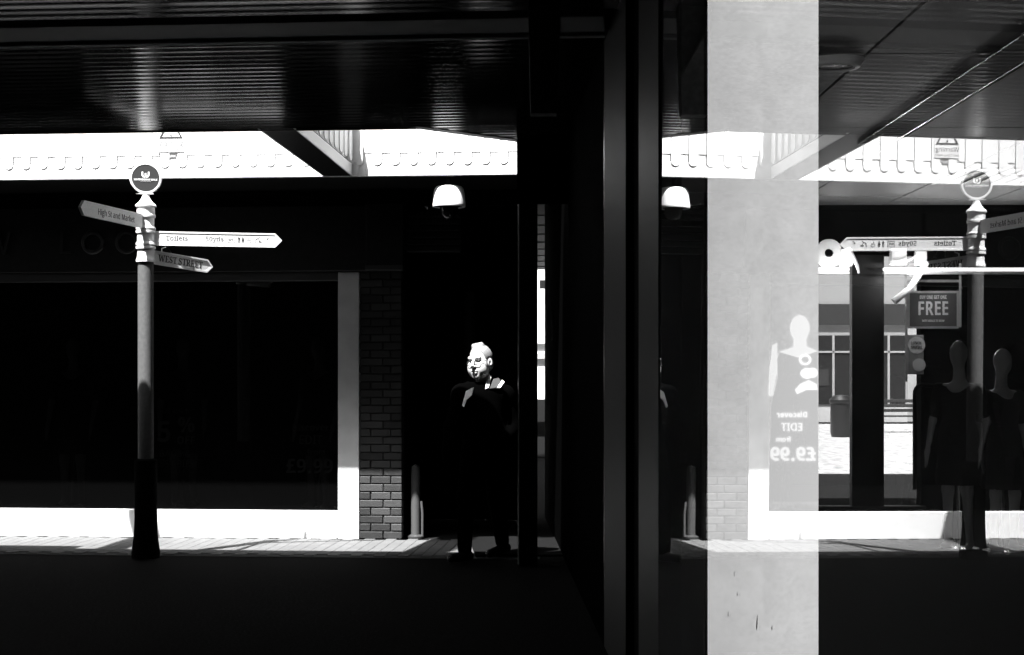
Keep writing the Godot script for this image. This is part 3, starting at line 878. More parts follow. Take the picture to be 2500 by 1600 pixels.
func build_distance() -> void:
	# sunlit buildings glimpsed through the slit and the shop's rear door
	var t := thing("distant_shop", "sunlit white shop front glimpsed through the narrow slit", "shop", Transform3D(Basis(), Vector3(0.6, 0, -29.0)))
	bx("wall", Vector3(0, 4.0, 0), Vector3(5.0, 8.0, 0.3), M.white_rough, t)
	bx("shade_strip", Vector3(0, 0.49, 0.17), Vector3(5.0, 0.98, 0.05), M.black, t)  # dark strip added in place of the shaded ground beyond
	bx("string_course", Vector3(0, 1.95, 0.18), Vector3(5.0, 0.12, 0.06), M.inkgrey, t, 0.01)
	bx("string_course", Vector3(0, 2.2, 0.18), Vector3(5.0, 0.04, 0.06), M.inkpale, t, 0.01)
	bx("window", Vector3(0.16, 1.75, 0.16), Vector3(0.1, 0.22, 0.03), M.inkgrey, t)
	bx("window", Vector3(0.1, 1.38, 0.16), Vector3(0.05, 0.12, 0.03), M.inkpale, t)
	bx("sign_bracket", Vector3(0.1, 3.6, 0.5), Vector3(0.1, 0.7, 0.1), M.black, t)
	bx("sign_board", Vector3(0.08, 3.32, 0.5), Vector3(0.3, 0.16, 0.12), M.black, t)
	bx("rail", Vector3(0.05, 1.05, 0.4), Vector3(1.0, 0.14, 0.06), M.black, t)
	var b := thing("back_street_shop", "pale shop front across the sunlit back street", "shop", Transform3D(Basis(), Vector3(12.5, 0, -50.0)))
	bx("wall", Vector3(0, 4.5, 0), Vector3(16.0, 9.0, 0.3), M.trim, b)
	bx("plinth", Vector3(0, 0.25, 0.17), Vector3(16.0, 0.5, 0.06), M.inkpale, b)
	for k in 9:
		var x := -7.0 + k * 1.75
		bx("window", Vector3(x, 1.75, 0.16), Vector3(1.3, 2.3, 0.06), M.black, b)
		bx("window_frame", Vector3(x + 0.1 * (k % 3), 1.75, 0.2), Vector3(0.07, 2.3, 0.05), M.inkgrey, b)
		bx("transom", Vector3(x, 2.35, 0.2), Vector3(1.3, 0.06, 0.05), M.inkgrey, b)
		bx("pillar", Vector3(x + 0.875, 1.6, 0.22), Vector3(0.3, 3.2, 0.12), M.white_rough if k % 2 else M.inkgrey, b, 0.02)
		bx("window_poster", Vector3(x - 0.35, 1.3 + 0.2 * (k % 2), 0.2), Vector3(0.4, 0.55, 0.02), M.inkpale if k % 3 else M.dark, b)
	bx("fascia", Vector3(0, 3.6, 0.2), Vector3(16.0, 0.7, 0.1), M.dark, b)
	var be := thing("street_bench", "dark slatted bench out on the sunlit back street", "bench", Transform3D(turn(8), Vector3(10.6, 0, -41.0)))
	for k in 4:
		bx("slat", Vector3(0, 0.45, -0.18 + k * 0.12), Vector3(1.7, 0.04, 0.09), M.dark, be, 0.008)
	for k in 3:
		bx("back_slat", Vector3(0, 0.6 + k * 0.13, -0.26), Vector3(1.7, 0.09, 0.03), M.dark, be, 0.008)
	for sx in [-0.7, 0.7]:
		bx("leg", Vector3(sx, 0.22, 0), Vector3(0.06, 0.44, 0.44), M.black, be)
		bx("back_post", Vector3(sx, 0.68, -0.29), Vector3(0.05, 0.5, 0.04), M.black, be)
	var bi := st()
	lathe(bi, [Vector2(0, 0), Vector2(0.24, 0), Vector2(0.27, 0.1), Vector2(0.27, 0.85), Vector2(0.3, 0.88), Vector2(0.3, 0.95), Vector2(0.2, 1.05), Vector2(0, 1.08)], 24)
	tag(obj("litter_bin", bi, M.black, null, Transform3D(Basis(), Vector3(8.4, 0, -38.0))), "round black litter bin on the sunlit back street", "bin")
	var s := st()
	box(s, Vector3(10.8, -0.004, -36), Vector3(16.4, 0.008, 24))
	struct("back_street_paving", s, noisy(mat(0.5, 0.8), 0.55, 1.0, 0.02, 0.35, 77))

func build_post() -> void:
	var o := Vector3(-3.198, 0.03, -13.0)
	var t := thing("signpost", "white cast finger post with a round disc and three pointing arms", "signpost", Transform3D(Basis.from_scale(Vector3.ONE * 0.981), o))
	var s := st()
	lathe(s, [Vector2(0, -0.03), Vector2(0.125, -0.03), Vector2(0.125, 0.02), Vector2(0.106, 0.16), Vector2(0.1, 0.3), Vector2(0.1, 0.835), Vector2(0.085, 0.85), Vector2(0, 0.85)], 40)
	obj("sleeve", s, M.blackmat, t)
	s = st()
	lathe(s, [Vector2(0.0695, 0.84), Vector2(0.0695, 2.6)], 40)
	obj("shaft", s, M.shaft, t)
	s = st()
	var prof := [Vector2(0.05, 2.594), Vector2(0.084, 2.6), Vector2(0.085, 2.618), Vector2(0.077, 2.634), Vector2(0.074, 2.66), Vector2(0.074, 2.708),
		Vector2(0.074, 2.712), Vector2(0.086, 2.716), Vector2(0.087, 2.727), Vector2(0.086, 2.738), Vector2(0.07, 2.742), Vector2(0.07, 2.746), Vector2(0.086, 2.749), Vector2(0.087, 2.76), Vector2(0.082, 2.772), Vector2(0.075, 2.778),
		Vector2(0.075, 2.852), Vector2(0.086, 2.857), Vector2(0.087, 2.868), Vector2(0.086, 2.88), Vector2(0.07, 2.884), Vector2(0.07, 2.887), Vector2(0.086, 2.89), Vector2(0.087, 2.9), Vector2(0.078, 2.914),
		Vector2(0.075, 2.92), Vector2(0.075, 2.99), Vector2(0.085, 2.995), Vector2(0.087, 3.008), Vector2(0.085, 3.02), Vector2(0.079, 3.026), Vector2(0.079, 3.084), Vector2(0.090, 3.09),
		Vector2(0.0915, 3.1), Vector2(0.085, 3.112), Vector2(0.065, 3.128), Vector2(0.048, 3.15), Vector2(0.036, 3.172), Vector2(0.031, 3.19), Vector2(0.03, 3.2), Vector2(0, 3.2)]
	lathe(s, prof, 48)
	obj("cast_head", s, M.cast, t)
	# thin cross plate under the disc
	s = st()
	lathe(s, [Vector2(0, -0.006), Vector2(0.08, -0.003), Vector2(0.082, 0.0), Vector2(0.08, 0.003), Vector2(0, 0.006)], 32, Vector3.ZERO, Basis.from_scale(Vector3(1, 1, 0.35)))
	obj("cross_plate", s, M.cast, t, Transform3D(Basis(Vector3(0, 0, 1), -0.03), Vector3(-0.01, 3.207, 0)))
	# disc
	s = st()
	var fr := Basis(Vector3.RIGHT, PI / 2)
	lathe(s, [Vector2(0, -0.02), Vector2(0.134, -0.02), Vector2(0.14, -0.012), Vector2(0.14, 0.012), Vector2(0.134, 0.02), Vector2(0.121, 0.02), Vector2(0.119, 0.014), Vector2(0, 0.014)], 56, Vector3.ZERO, fr)
	var d := obj("disc", s, M.cast, t, Transform3D(turn(10), Vector3(0, 3.345, 0)))
	s = st()
	lathe(s, [Vector2(0.1185, 0.0), Vector2(0.1185, 0.003), Vector2(0, 0.003)], 56, Vector3.ZERO, fr)
	obj("disc_face", s, M.disc, d, Transform3D(Basis(), Vector3(0, 0, 0.0145)))
	# the W emblem: three rounded strokes joined at the foot
	s = st()
	for x in [-0.027, 0.0, 0.027]:
		var top := 0.024 if x != 0.0 else 0.012
		tube(s, [Vector3(x, top, 0), Vector3(x, -0.012, 0)], 0.0075, 8)
	tube(s, [Vector3(-0.027, -0.008, 0), Vector3(-0.02, -0.021, 0), Vector3(-0.01, -0.024, 0), Vector3(0, -0.018, 0), Vector3(0.01, -0.024, 0), Vector3(0.02, -0.021, 0), Vector3(0.027, -0.008, 0)], 0.0075, 8)
	obj("emblem", s, M.white, d, Transform3D(Basis.from_scale(Vector3(1, 1, 0.3)), Vector3(0, 0.032, 0.0185)))
	lettering("WATERBORNE WALK", 0.0165, M.white, d, Transform3D(Basis(), Vector3(0, -0.014, 0.0195)), "Droid Sans", true, 0.002, "lettering", 0.93)
	lettering("SHOPPING CENTRE", 0.008, M.inkpale, d, Transform3D(Basis(), Vector3(0, -0.031, 0.0195)), "Droid Sans", false, 0.002, "lettering", 0.95)
	var a1: MeshInstance3D = arm(t, Vector3(1.12, 0, -0.24), Vector3(0.2, 0, 1), 2.812, 1.2, 0.126, false)
	lettering("Toilets", 0.044, M.letter, a1, Transform3D(Basis(), Vector3(0.27, 0.004, 0.0085)), "Droid Serif", true, 0.002, "lettering", 0.95)
	lettering("50yds", 0.044, M.letter, a1, Transform3D(Basis(), Vector3(0.60, 0.004, 0.0085)), "Droid Serif", true, 0.002, "lettering", 0.95)
	pictograms(a1)
	var a2: MeshInstance3D = arm(t, Vector3(-0.24, 0, 1.18), Vector3(1, 0, 0.2), 2.955, 1.22, 0.124, true)
	lettering("High St and Market", 0.052, M.ink, a2, Transform3D(Basis(), Vector3(-0.58, -0.004, 0.0085)), "Droid Sans", false, 0.002, "lettering", 1.12)
	var a3: MeshInstance3D = arm(t, Vector3(0.46, -0.06, -0.48), Vector3(1, 0, 0.6), 2.655, 0.71, 0.122, false)
	lettering("WEST STREET", 0.062, M.ink, a3, Transform3D(Basis(), Vector3(0.36, 0.0, 0.0085)), "Droid Serif", true, 0.002, "lettering", 0.78)
	s = st()
	tube(s, [Vector3(0.16, 0.06, 0), Vector3(0.16, 0.09, 0), Vector3(0.2, 0.11, 0)], 0.007, 6)
	obj("lug", s, M.cast, a3)

# arms: local x runs from the post to the tip, local z faces the reader
func arm(t: Node3D, dirv: Vector3, face: Vector3, y: float, length: float, h: float, flip: bool) -> MeshInstance3D:
	var x := dirv.normalized()
	var z := (face - x * face.dot(x)).normalized()
	var y_ := z.cross(x)
	if y_.y < 0: x = -x; y_ = -y_
	var sg := -1.0 if flip else 1.0
	var a := st()
	var r0 := 0.05
	var e := h * 0.5
	var body := PackedVector2Array([Vector2(r0, -e), Vector2(length - 0.06, -e), Vector2(length, 0), Vector2(length - 0.06, e), Vector2(r0, e)])
	if flip:
		for i in body.size(): body[i].x = -body[i].x
	prism(a, body, -0.008, 0.008)
	# raised rim
	var b := 0.014
	var inner := PackedVector2Array([Vector2(r0 + 0.02, -e + b), Vector2(length - 0.066, -e + b), Vector2(length - 0.02, 0), Vector2(length - 0.066, e - b), Vector2(r0 + 0.02, e - b)])
	if flip:
		for i in inner.size(): inner[i].x = -inner[i].x
	for zz in [[0.008, 0.0125], [-0.0125, -0.008]]:
		for i in body.size():
			var j := (i + 1) % body.size()
			var p4 := PackedVector2Array([body[i], body[j], inner[j], inner[i]])
			prism(a, p4, zz[0], zz[1])
	return obj("arm", a, M.cast, t, Transform3D(Basis(x, y_, z), Vector3(0, y, 0)))

func pictograms(p: MeshInstance3D) -> void:
	var z := 0.0085
	var s := st()
	for e in [[Vector3(0, 0.026, 0), Vector3(0.062, 0.003, 0.002)], [Vector3(0, -0.026, 0), Vector3(0.062, 0.003, 0.002)], [Vector3(-0.03, 0, 0), Vector3(0.003, 0.05, 0.002)], [Vector3(0.03, 0, 0), Vector3(0.003, 0.05, 0.002)]]:
		box(s, e[0], e[1])
	obj("pictogram", s, M.letter, p, Transform3D(Basis(), Vector3(0.745, 0, z)))
	lettering("WC", 0.024, M.letter, p, Transform3D(Basis(), Vector3(0.745, 0, z)), "Droid Sans", true, 0.002)
	s = st()      # man and woman
	for e in [[0.0, false], [0.036, true]]:
		lathe(s, [Vector2(0.005, 0), Vector2(0.005, 0.002), Vector2(0, 0.002)], 10, Vector3(e[0], 0.024, 0), Basis(Vector3.RIGHT, PI / 2))
		if e[1]:
			prism(s, PackedVector2Array([Vector2(e[0] - 0.006, 0.017), Vector2(e[0] + 0.006, 0.017), Vector2(e[0] + 0.012, -0.008), Vector2(e[0] - 0.012, -0.008)]), 0, 0.002)
		else:
			prism(s, PackedVector2Array([Vector2(e[0] - 0.011, 0.017), Vector2(e[0] + 0.011, 0.017), Vector2(e[0] + 0.004, -0.004), Vector2(e[0] - 0.004, -0.004)]), 0, 0.002)
		box(s, Vector3(e[0] - 0.004, -0.016, 0.001), Vector3(0.004, 0.02, 0.002)); box(s, Vector3(e[0] + 0.004, -0.016, 0.001), Vector3(0.004, 0.02, 0.002))
	obj("pictogram", s, M.ink, p, Transform3D(Basis(), Vector3(0.815, 0, z)))
	s = st()      # wheelchair
	var arc := []
	for k in 15: arc.append(Vector3(cos(2.2 + k * 0.31), sin(2.2 + k * 0.31), 0) * 0.017 + Vector3(0, -0.011, 0))
	tube(s, arc, 0.0018, 5)
	tube(s, [Vector3(-0.006, 0.022, 0), Vector3(-0.006, -0.002, 0), Vector3(0.013, -0.003, 0), Vector3(0.021, -0.018, 0)], 0.002, 5)
	obj("pictogram", s, M.letter, p, Transform3D(Basis(), Vector3(0.905, 0.002, z)))
	s = st()      # baby change
	tube(s, [Vector3(-0.02, -0.025, 0), Vector3(-0.018, 0.008, 0), Vector3(0.004, 0.018, 0), Vector3(0.012, -0.004, 0)], 0.004, 6)
	box(s, Vector3(0.018, -0.013, 0), Vector3(0.028, 0.007, 0.002)); box(s, Vector3(0.018, -0.023, 0), Vector3(0.036, 0.003, 0.002))
	lathe(s, [Vector2(0.005, 0), Vector2(0.005, 0.002), Vector2(0, 0.002)], 10, Vector3(0.014, 0.024, 0), Basis(Vector3.RIGHT, PI / 2))
	obj("pictogram", s, M.ink, p, Transform3D(Basis.from_scale(Vector3(1, 1, 0.5)), Vector3(0.985, 0, z)))
	s = st()      # shower
	tube(s, [Vector3(0.016, 0.022, 0), Vector3(0.0, 0.022, 0), Vector3(-0.006, 0.014, 0)], 0.002, 5)
	prism(s, PackedVector2Array([Vector2(-0.006, 0.014), Vector2(0.002, 0.004), Vector2(-0.014, 0.004)]), 0, 0.002)
	obj("pictogram", s, M.letter, p, Transform3D(Basis(), Vector3(1.075, 0.002, z)))

func build_warning() -> void:
	var t := thing("warning_sign", "white warning sign with a triangle fixed on the white fascia battens", "sign", WT * Transform3D(Basis(), Vector3(-2.993, 3.765, 1.179)))
	bx("plate", Vector3(0, 0.02, 0), Vector3(0.245, 0.36, 0.005), mat(0.7, 0.5), t, 0.001)
	var s := st()
	var o := [Vector2(-0.108, -0.034), Vector2(0.108, -0.034), Vector2(0, 0.155)]
	var q := [Vector2(-0.086, -0.0225), Vector2(0.086, -0.0225), Vector2(0, 0.129)]
	for i in 3:
		var j := (i + 1) % 3
		prism(s, PackedVector2Array([o[i], o[j], q[j], q[i]]), 0.003, 0.006)
	lathe(s, [Vector2(0.008, 0), Vector2(0.008, 0.003), Vector2(0, 0.003)], 14, Vector3(0, -0.006, 0.003), Basis(Vector3.RIGHT, PI / 2))
	prism(s, PackedVector2Array([Vector2(-0.004, 0.022), Vector2(0.004, 0.022), Vector2(0.012, 0.09), Vector2(-0.012, 0.09)]), 0.003, 0.006)
	obj("triangle", s, M.ink, t)
	lettering("Warning", 0.044, mat(0.06, 0.6), t, Transform3D(Basis(), Vector3(0, -0.082, 0.003)), "Droid Sans", false, 0.002)
	lettering("Anti Climb Paint", 0.023, mat(0.16, 0.6), t, Transform3D(Basis(), Vector3(0, -0.135, 0.003)), "Droid Sans", false, 0.002)
	bx("bracket_bar", Vector3(0.0, -0.197, -0.012), Vector3(0.082, 0.016, 0.01), M.inkgrey, t)

func build_camera_dome() -> void:
	var t := thing("camera_dome", "white hanging security camera dome with a dark glass bubble", "security camera", Transform3D(Basis(), Vector3(-0.566, 3.108, -13.39)))
	var s := st()
	lathe(s, [Vector2(0.12, 0.0), Vector2(0.147, -0.004), Vector2(0.149, 0.0), Vector2(0.148, 0.02), Vector2(0.141, 0.11), Vector2(0.131, 0.158), Vector2(0.116, 0.178), Vector2(0.08, 0.187), Vector2(0, 0.189)], 48)
	obj("housing", s, M.white, t)
	s = st()
	var pr := [Vector2(0, -0.12)]
	for k in range(1, 9):
		var a := PI / 2 * k / 8.0
		pr.append(Vector2(0.083 * sin(a), -0.03 - 0.09 * cos(a)))
	pr.append(Vector2(0.083, 0.0)); pr.append(Vector2(0.1, 0.0))
	lathe(s, pr, 40)
	obj("bubble", s, M.lens, t)
	s = st()
	lathe(s, [Vector2(0.022, 0.18), Vector2(0.022, 0.26), Vector2(0.06, 0.275), Vector2(0.06, 0.29)], 24)
	obj("stem", s, M.black, t)

func torso(J: Dictionary, g: float) -> Array:
	return [["c", 0.05, J.neck, J.chest, 0.055 + g, 0.09 + g], ["e", 0.05, J.chest, Vector3(0.165, 0.2, 0.115) + Vector3.ONE * g, Basis(Vector3.UP, 0.6)], ["e", 0.06, J.hip + Vector3(0, 0.06, 0), Vector3(0.15, 0.2, 0.115) + Vector3.ONE * g, Basis(Vector3.UP, 0.6)], ["c", 0.05, J.ls, J.rs, 0.06 + g, 0.06 + g]]

func sleeves(J: Dictionary, g: float) -> Array:
	return [["c", 0.03, J.ls, J.le, 0.05 + g, 0.042 + g], ["c", 0.02, J.le, J.lw, 0.042 + g, 0.03 + g], ["c", 0.03, J.rs, J.re, 0.05 + g, 0.042 + g], ["c", 0.02, J.re, J.rw, 0.042 + g, 0.03 + g]]

func legs(J: Dictionary, g: float) -> Array:
	return [["c", 0.05, J.lh, J.lk, 0.085 + g, 0.055 + g], ["c", 0.03, J.lk, J.la, 0.055 + g, 0.04 + g], ["c", 0.05, J.rh, J.rk, 0.085 + g, 0.055 + g], ["c", 0.03, J.rk, J.ra, 0.055 + g, 0.04 + g]]

func build_person() -> void:
	var t := thing("person", "grey-haired man in glasses and dark coat, face lit, walking past the alley", "person", Transform3D(Basis(Vector3.UP, 0.0), Vector3(-0.275, 0, -12.86)))
	var k := 1.13
	# head axes: +z is where the nose points
	var hb := Basis(Vector3.UP, deg_to_rad(-30)) * Basis(Vector3.RIGHT, deg_to_rad(-3)) * Basis(Vector3(0, 0, 1), deg_to_rad(4))
	var hc := Vector3(0.0, 1.70, 0.0)
	var H := [
		["e", 0.02, Vector3(0, 0.035, -0.012), Vector3(0.075, 0.098, 0.1)],
		["e", 0.035, Vector3(0, -0.04, 0.026), Vector3(0.070, 0.088, 0.068)],
		["e", 0.02, Vector3(0, -0.108, 0.062), Vector3(0.03, 0.024, 0.026)],
		["c", 0.02, Vector3(-0.048, -0.085, 0.022), Vector3(0.048, -0.085, 0.022), 0.026, 0.026],
		["c", 0.014, Vector3(-0.04, 0.032, 0.083), Vector3(0.04, 0.032, 0.083), 0.015, 0.015],
		["e", 0.025, Vector3(-0.044, -0.032, 0.056), Vector3(0.026, 0.03, 0.03)],
		["e", 0.025, Vector3(0.044, -0.032, 0.056), Vector3(0.026, 0.03, 0.03)],
		["e", 0.03, Vector3(-0.042, -0.064, 0.044), Vector3(0.03, 0.034, 0.032)],
		["e", 0.03, Vector3(0.042, -0.064, 0.044), Vector3(0.03, 0.034, 0.032)],
		["-e", 0.007, Vector3(-0.033, 0.005, 0.100), Vector3(0.025, 0.016, 0.032)],
		["-e", 0.007, Vector3(0.033, 0.005, 0.100), Vector3(0.025, 0.016, 0.032)],
		["e", 0.004, Vector3(-0.031, 0.001, 0.068), Vector3(0.012, 0.009, 0.011)],
		["e", 0.004, Vector3(0.031, 0.001, 0.068), Vector3(0.012, 0.009, 0.011)],
		["c", 0.010, Vector3(0, 0.022, 0.090), Vector3(0, -0.030, 0.122), 0.009, 0.013],
		["e", 0.006, Vector3(-0.013, -0.036, 0.106), Vector3(0.010, 0.009, 0.012)],
		["e", 0.006, Vector3(0.013, -0.036, 0.106), Vector3(0.010, 0.009, 0.012)],
		["c", 0.008, Vector3(-0.018, -0.068, 0.094), Vector3(0.018, -0.068, 0.094), 0.008, 0.008],
		["c", 0.008, Vector3(-0.014, -0.083, 0.092), Vector3(0.014, -0.083, 0.092), 0.008, 0.008],
		["-c", 0.004, Vector3(-0.026, -0.0765, 0.101), Vector3(0.026, -0.0765, 0.101), 0.0045, 0.0045],
		["e", 0.006, Vector3(-0.081, -0.004, -0.012), Vector3(0.011, 0.034, 0.021), Basis(Vector3.UP, 0.4)],
		["e", 0.006, Vector3(0.081, -0.004, -0.012), Vector3(0.011, 0.034, 0.021), Basis(Vector3.UP, -0.4)],
		["-e", 0.005, Vector3(0.091, 0.002, -0.006), Vector3(0.007, 0.02, 0.011), Basis(Vector3.UP, -0.4)],
		["-e", 0.005, Vector3(-0.091, 0.002, -0.006), Vector3(0.007, 0.02, 0.011), Basis(Vector3.UP, 0.4)],
		["c", 0.025, Vector3(0, -0.07, -0.025), Vector3(0, -0.20, -0.045), 0.052, 0.06],
	]
	var s := st()
	var raw := SurfaceTool.new(); raw.begin(Mesh.PRIMITIVE_TRIANGLES)
	nets(raw, H, Vector3(-0.105, -0.22, -0.125), Vector3(0.105, 0.15, 0.145), 0.0042)
	raw.generate_normals(); raw.index()
	var head_mesh := raw.commit()
	var HX := Transform3D(hb * Basis.from_scale(Vector3.ONE * k), hc)
	# body under the clothes: torso, arms with hands, legs; one continuous skin with the head
	var J := {"neck": Vector3(0.02, 1.52, -0.03), "chest": Vector3(0.03, 1.32, -0.04), "hip": Vector3(0.03, 0.98, -0.02), "ls": Vector3(-0.16, 1.43, 0.06), "rs": Vector3(0.21, 1.42, -0.12), "le": Vector3(-0.24, 1.14, 0.08), "re": Vector3(0.29, 1.14, -0.16), "lw": Vector3(-0.27, 0.89, 0.17), "rw": Vector3(0.17, 1.0, 0.02),
		"lh": Vector3(-0.06, 0.95, 0.03), "rh": Vector3(0.11, 0.95, -0.06), "lk": Vector3(-0.12, 0.52, 0.14), "rk": Vector3(0.14, 0.52, -0.04), "la": Vector3(-0.13, 0.10, 0.12), "ra": Vector3(0.19, 0.13, -0.22)}
	raw = SurfaceTool.new(); raw.begin(Mesh.PRIMITIVE_TRIANGLES)
	nets(raw, torso(J, 0.0) + sleeves(J, 0.0) + legs(J, 0.0), Vector3(-0.42, 0.02, -0.42), Vector3(0.46, 1.62, 0.36), 0.02)
	# hands: palm, four fingers, thumb, each hand on a finer grid
	for e in [[J.lw, Vector3(-0.02, -1, 0.25), 1.0], [J.rw, Vector3(0.0, -1, 0.2), -1.0]]:
		var wv: Vector3 = e[0]
		var dn: Vector3 = (e[1] as Vector3).normalized()
		var fwd := Vector3(-0.64, 0, 0.77)
		fwd = (fwd - dn * fwd.dot(dn)).normalized()
		var inw: Vector3 = dn.cross(fwd) * -e[2]
		var P := [["c", 0.012, wv, wv + dn * 0.05, 0.028, 0.026], ["e", 0.015, wv + dn * 0.075, Vector3(0.018, 0.045, 0.042), Basis(inw, -dn, fwd) if true else Basis()]]
		for f in 4:
			var off := fwd * (0.03 - f * 0.02)
			var base: Vector3 = wv + dn * 0.105 + off
			var ln: float = [0.040, 0.045, 0.042, 0.033][f]
			var m1: Vector3 = base + (dn * 0.92 + inw * 0.35).normalized() * ln
			var m2: Vector3 = m1 + (dn * 0.7 + inw * 0.7).normalized() * ln * 0.65
			P.append(["c", 0.004, base - dn * 0.02, m1, 0.0095, 0.0085]); P.append(["c", 0.003, m1, m2, 0.0085, 0.0072])
		var tb: Vector3 = wv + dn * 0.045 + fwd * 0.028
		var t1: Vector3 = tb + (dn * 0.7 + fwd * 0.6 + inw * 0.3).normalized() * 0.045
		P.append(["c", 0.008, tb, t1, 0.0125, 0.010]); P.append(["c", 0.004, t1, t1 + (dn * 0.95 + inw * 0.3).normalized() * 0.03, 0.010, 0.008])
		nets(raw, P, wv - Vector3.ONE * 0.2, wv + Vector3(0.2, 0.06, 0.2), 0.0045)
	raw.append_from(head_mesh, 0, HX)
	raw.generate_normals(); raw.index()
	put("body", raw.commit(), M.skin, t)
	# hair: a thin cap set back from the brow, white on top and darker behind the ear
	var HH := [["e", 0.02, Vector3(0, 0.042, -0.018), Vector3(0.082, 0.1, 0.104)], ["e", 0.02, Vector3(0, -0.01, -0.05), Vector3(0.078, 0.07, 0.07)], ["c", 0.02, Vector3(-0.03, 0.128, 0.035), Vector3(0.02, 0.136, 0.01), 0.018, 0.02], ["-e", 0.004, Vector3(0, 0.0, 0.09), Vector3(0.095, 0.098, 0.075)], ["-e", 0.01, Vector3(0.085, -0.01, 0.0), Vector3(0.02, 0.045, 0.034)], ["-e", 0.01, Vector3(-0.085, -0.01, 0.0), Vector3(0.02, 0.045, 0.034)]]
	raw = SurfaceTool.new(); raw.begin(Mesh.PRIMITIVE_TRIANGLES)
	nets(raw, HH, Vector3(-0.1, -0.1, -0.14), Vector3(0.1, 0.165, 0.1), 0.005)
	raw.generate_normals(); raw.index()
	put("hair", raw.commit(), M.hair, t, HX)
	for sx in [-1.0, 1.0]:
		s = st()
		lathe(s, [Vector2(0, -0.0105), Vector2(0.0075, -0.0075), Vector2(0.0105, 0), Vector2(0.0075, 0.0075), Vector2(0, 0.0105)], 12, Vector3(sx * 0.032, 0.004, 0.0765))
		obj("eye", s, M.lens, t, HX)
		s = st()
		tube(s, [Vector3(sx * 0.016, 0.024, 0.099), Vector3(sx * 0.032, 0.03, 0.098), Vector3(sx * 0.050, 0.023, 0.086)], 0.0042, 6, 0.0022)
		obj("eyebrow", s, M.hair, t, HX)
	# spectacles
	s = st()
	for sx in [-1.0, 1.0]:
		var ring := []
		for a in 21: ring.append(Vector3(sx * 0.033 + 0.023 * cos(TAU * a / 20.0), -0.006 + 0.017 * sin(TAU * a / 20.0), 0.107 - 0.25 * absf(sx * 0.033 + 0.023 * cos(TAU * a / 20.0)) * 0.4))
		tube(s, ring, 0.0024, 6)
		tube(s, [Vector3(sx * 0.056, 0.0, 0.1), Vector3(sx * 0.078, 0.006, 0.06), Vector3(sx * 0.086, 0.008, -0.01)], 0.0022, 6)
	tube(s, [Vector3(-0.011, -0.002, 0.107), Vector3(0, 0.003, 0.112), Vector3(0.011, -0.002, 0.107)], 0.0018, 6)
	obj("spectacles", s, M.black, t, HX)
	# coat, trousers, shoes, shirt collar, coat collar
	raw = SurfaceTool.new(); raw.begin(Mesh.PRIMITIVE_TRIANGLES)
	var coat := torso(J, 0.028)
	coat.append(["e", 0.06, J.hip + Vector3(0, -0.12, 0), Vector3(0.19, 0.22, 0.15), Basis(Vector3.UP, 0.6)])
	for q in sleeves(J, 0.026):
		q[1] = 0.045
		coat.append(q)
	coat.append(["c", 0.06, J.neck + Vector3(-0.09, -0.03, 0.03), J.neck + Vector3(0.1, -0.03, -0.05), 0.055, 0.055])
	coat.append(["e", 0.08, J.hip + Vector3(0, 0.12, 0), Vector3(0.185, 0.26, 0.145), Basis(Vector3.UP, 0.6)])
	coat.append(["-c", 0.01, Vector3(0.0, 1.3, 0.13), Vector3(0.03, 0.8, 0.17), 0.012, 0.012])
	nets(raw, coat, Vector3(-0.46, 0.66, -0.46), Vector3(0.5, 1.62, 0.4), 0.02, 0.72, 1.535)
	raw.generate_normals(); raw.index()
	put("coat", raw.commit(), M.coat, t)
	raw = SurfaceTool.new(); raw.begin(Mesh.PRIMITIVE_TRIANGLES)
	nets(raw, legs(J, 0.022), Vector3(-0.42, 0.05, -0.42), Vector3(0.46, 1.1, 0.36), 0.02, 0.06)
	raw.generate_normals(); raw.index()
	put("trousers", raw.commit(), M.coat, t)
	var fd := Vector3(-0.64, 0, 0.77)
	for a in [[J.la, 0.045], [J.ra, 0.075]]:
		var an: Vector3 = a[0]
		raw = SurfaceTool.new(); raw.begin(Mesh.PRIMITIVE_TRIANGLES)
		nets(raw, [["c", 0.02, Vector3(an.x, a[1], an.z) - fd * 0.05, Vector3(an.x, 0.04, an.z) + fd * 0.17, 0.045, 0.038], ["c", 0.02, an, an + Vector3(0, -0.05, 0), 0.045, 0.045]], Vector3(an.x - 0.25, 0.0, an.z - 0.2), Vector3(an.x + 0.15, 0.2, an.z + 0.25), 0.014)
		raw.generate_normals(); raw.index()
		put("shoe", raw.commit(), M.black, t)
	s = st()
	# shirt points and coat lapels, thin folded cloth
	var nk := Vector3(0.015, 1.53, -0.01)
	prism(s, PackedVector2Array([Vector2(0, 0), Vector2(0.045, 0.09), Vector2(0.062, 0.055), Vector2(0.02, -0.035), Vector2(-0.012, -0.05)]), -0.004, 0.004, Transform3D(Basis(Vector3.UP, 0.5) * Basis(Vector3.RIGHT, -0.35), nk + Vector3(0.035, -0.01, 0.075)))
	obj("shirt_collar", s, M.shirt, t)
	s = st()
	prism(s, PackedVector2Array([Vector2(0.01, 0.01), Vector2(-0.06, -0.025), Vector2(-0.075, -0.11), Vector2(-0.082, -0.15), Vector2(-0.062, -0.165), Vector2(-0.042, -0.10), Vector2(0.0, -0.06)]), -0.004, 0.004, Transform3D(Basis(Vector3.UP, -0.5) * Basis(Vector3.RIGHT, -0.25), nk + Vector3(-0.075, -0.05, 0.185)))
	obj("shirt_collar", s, M.shirt, t)
	s = st()
	prism(s, PackedVector2Array([Vector2(0, -0.04), Vector2(0.05, 0.055), Vector2(0.10, 0.065), Vector2(0.125, 0.01), Vector2(0.06, -0.03)]), -0.006, 0.006, Transform3D(Basis(Vector3.UP, 0.35) * Basis(Vector3.RIGHT, -0.5), nk + Vector3(0.06, -0.02, 0.06)))
	obj("coat_collar", s, M.collar, t)
	s = st()
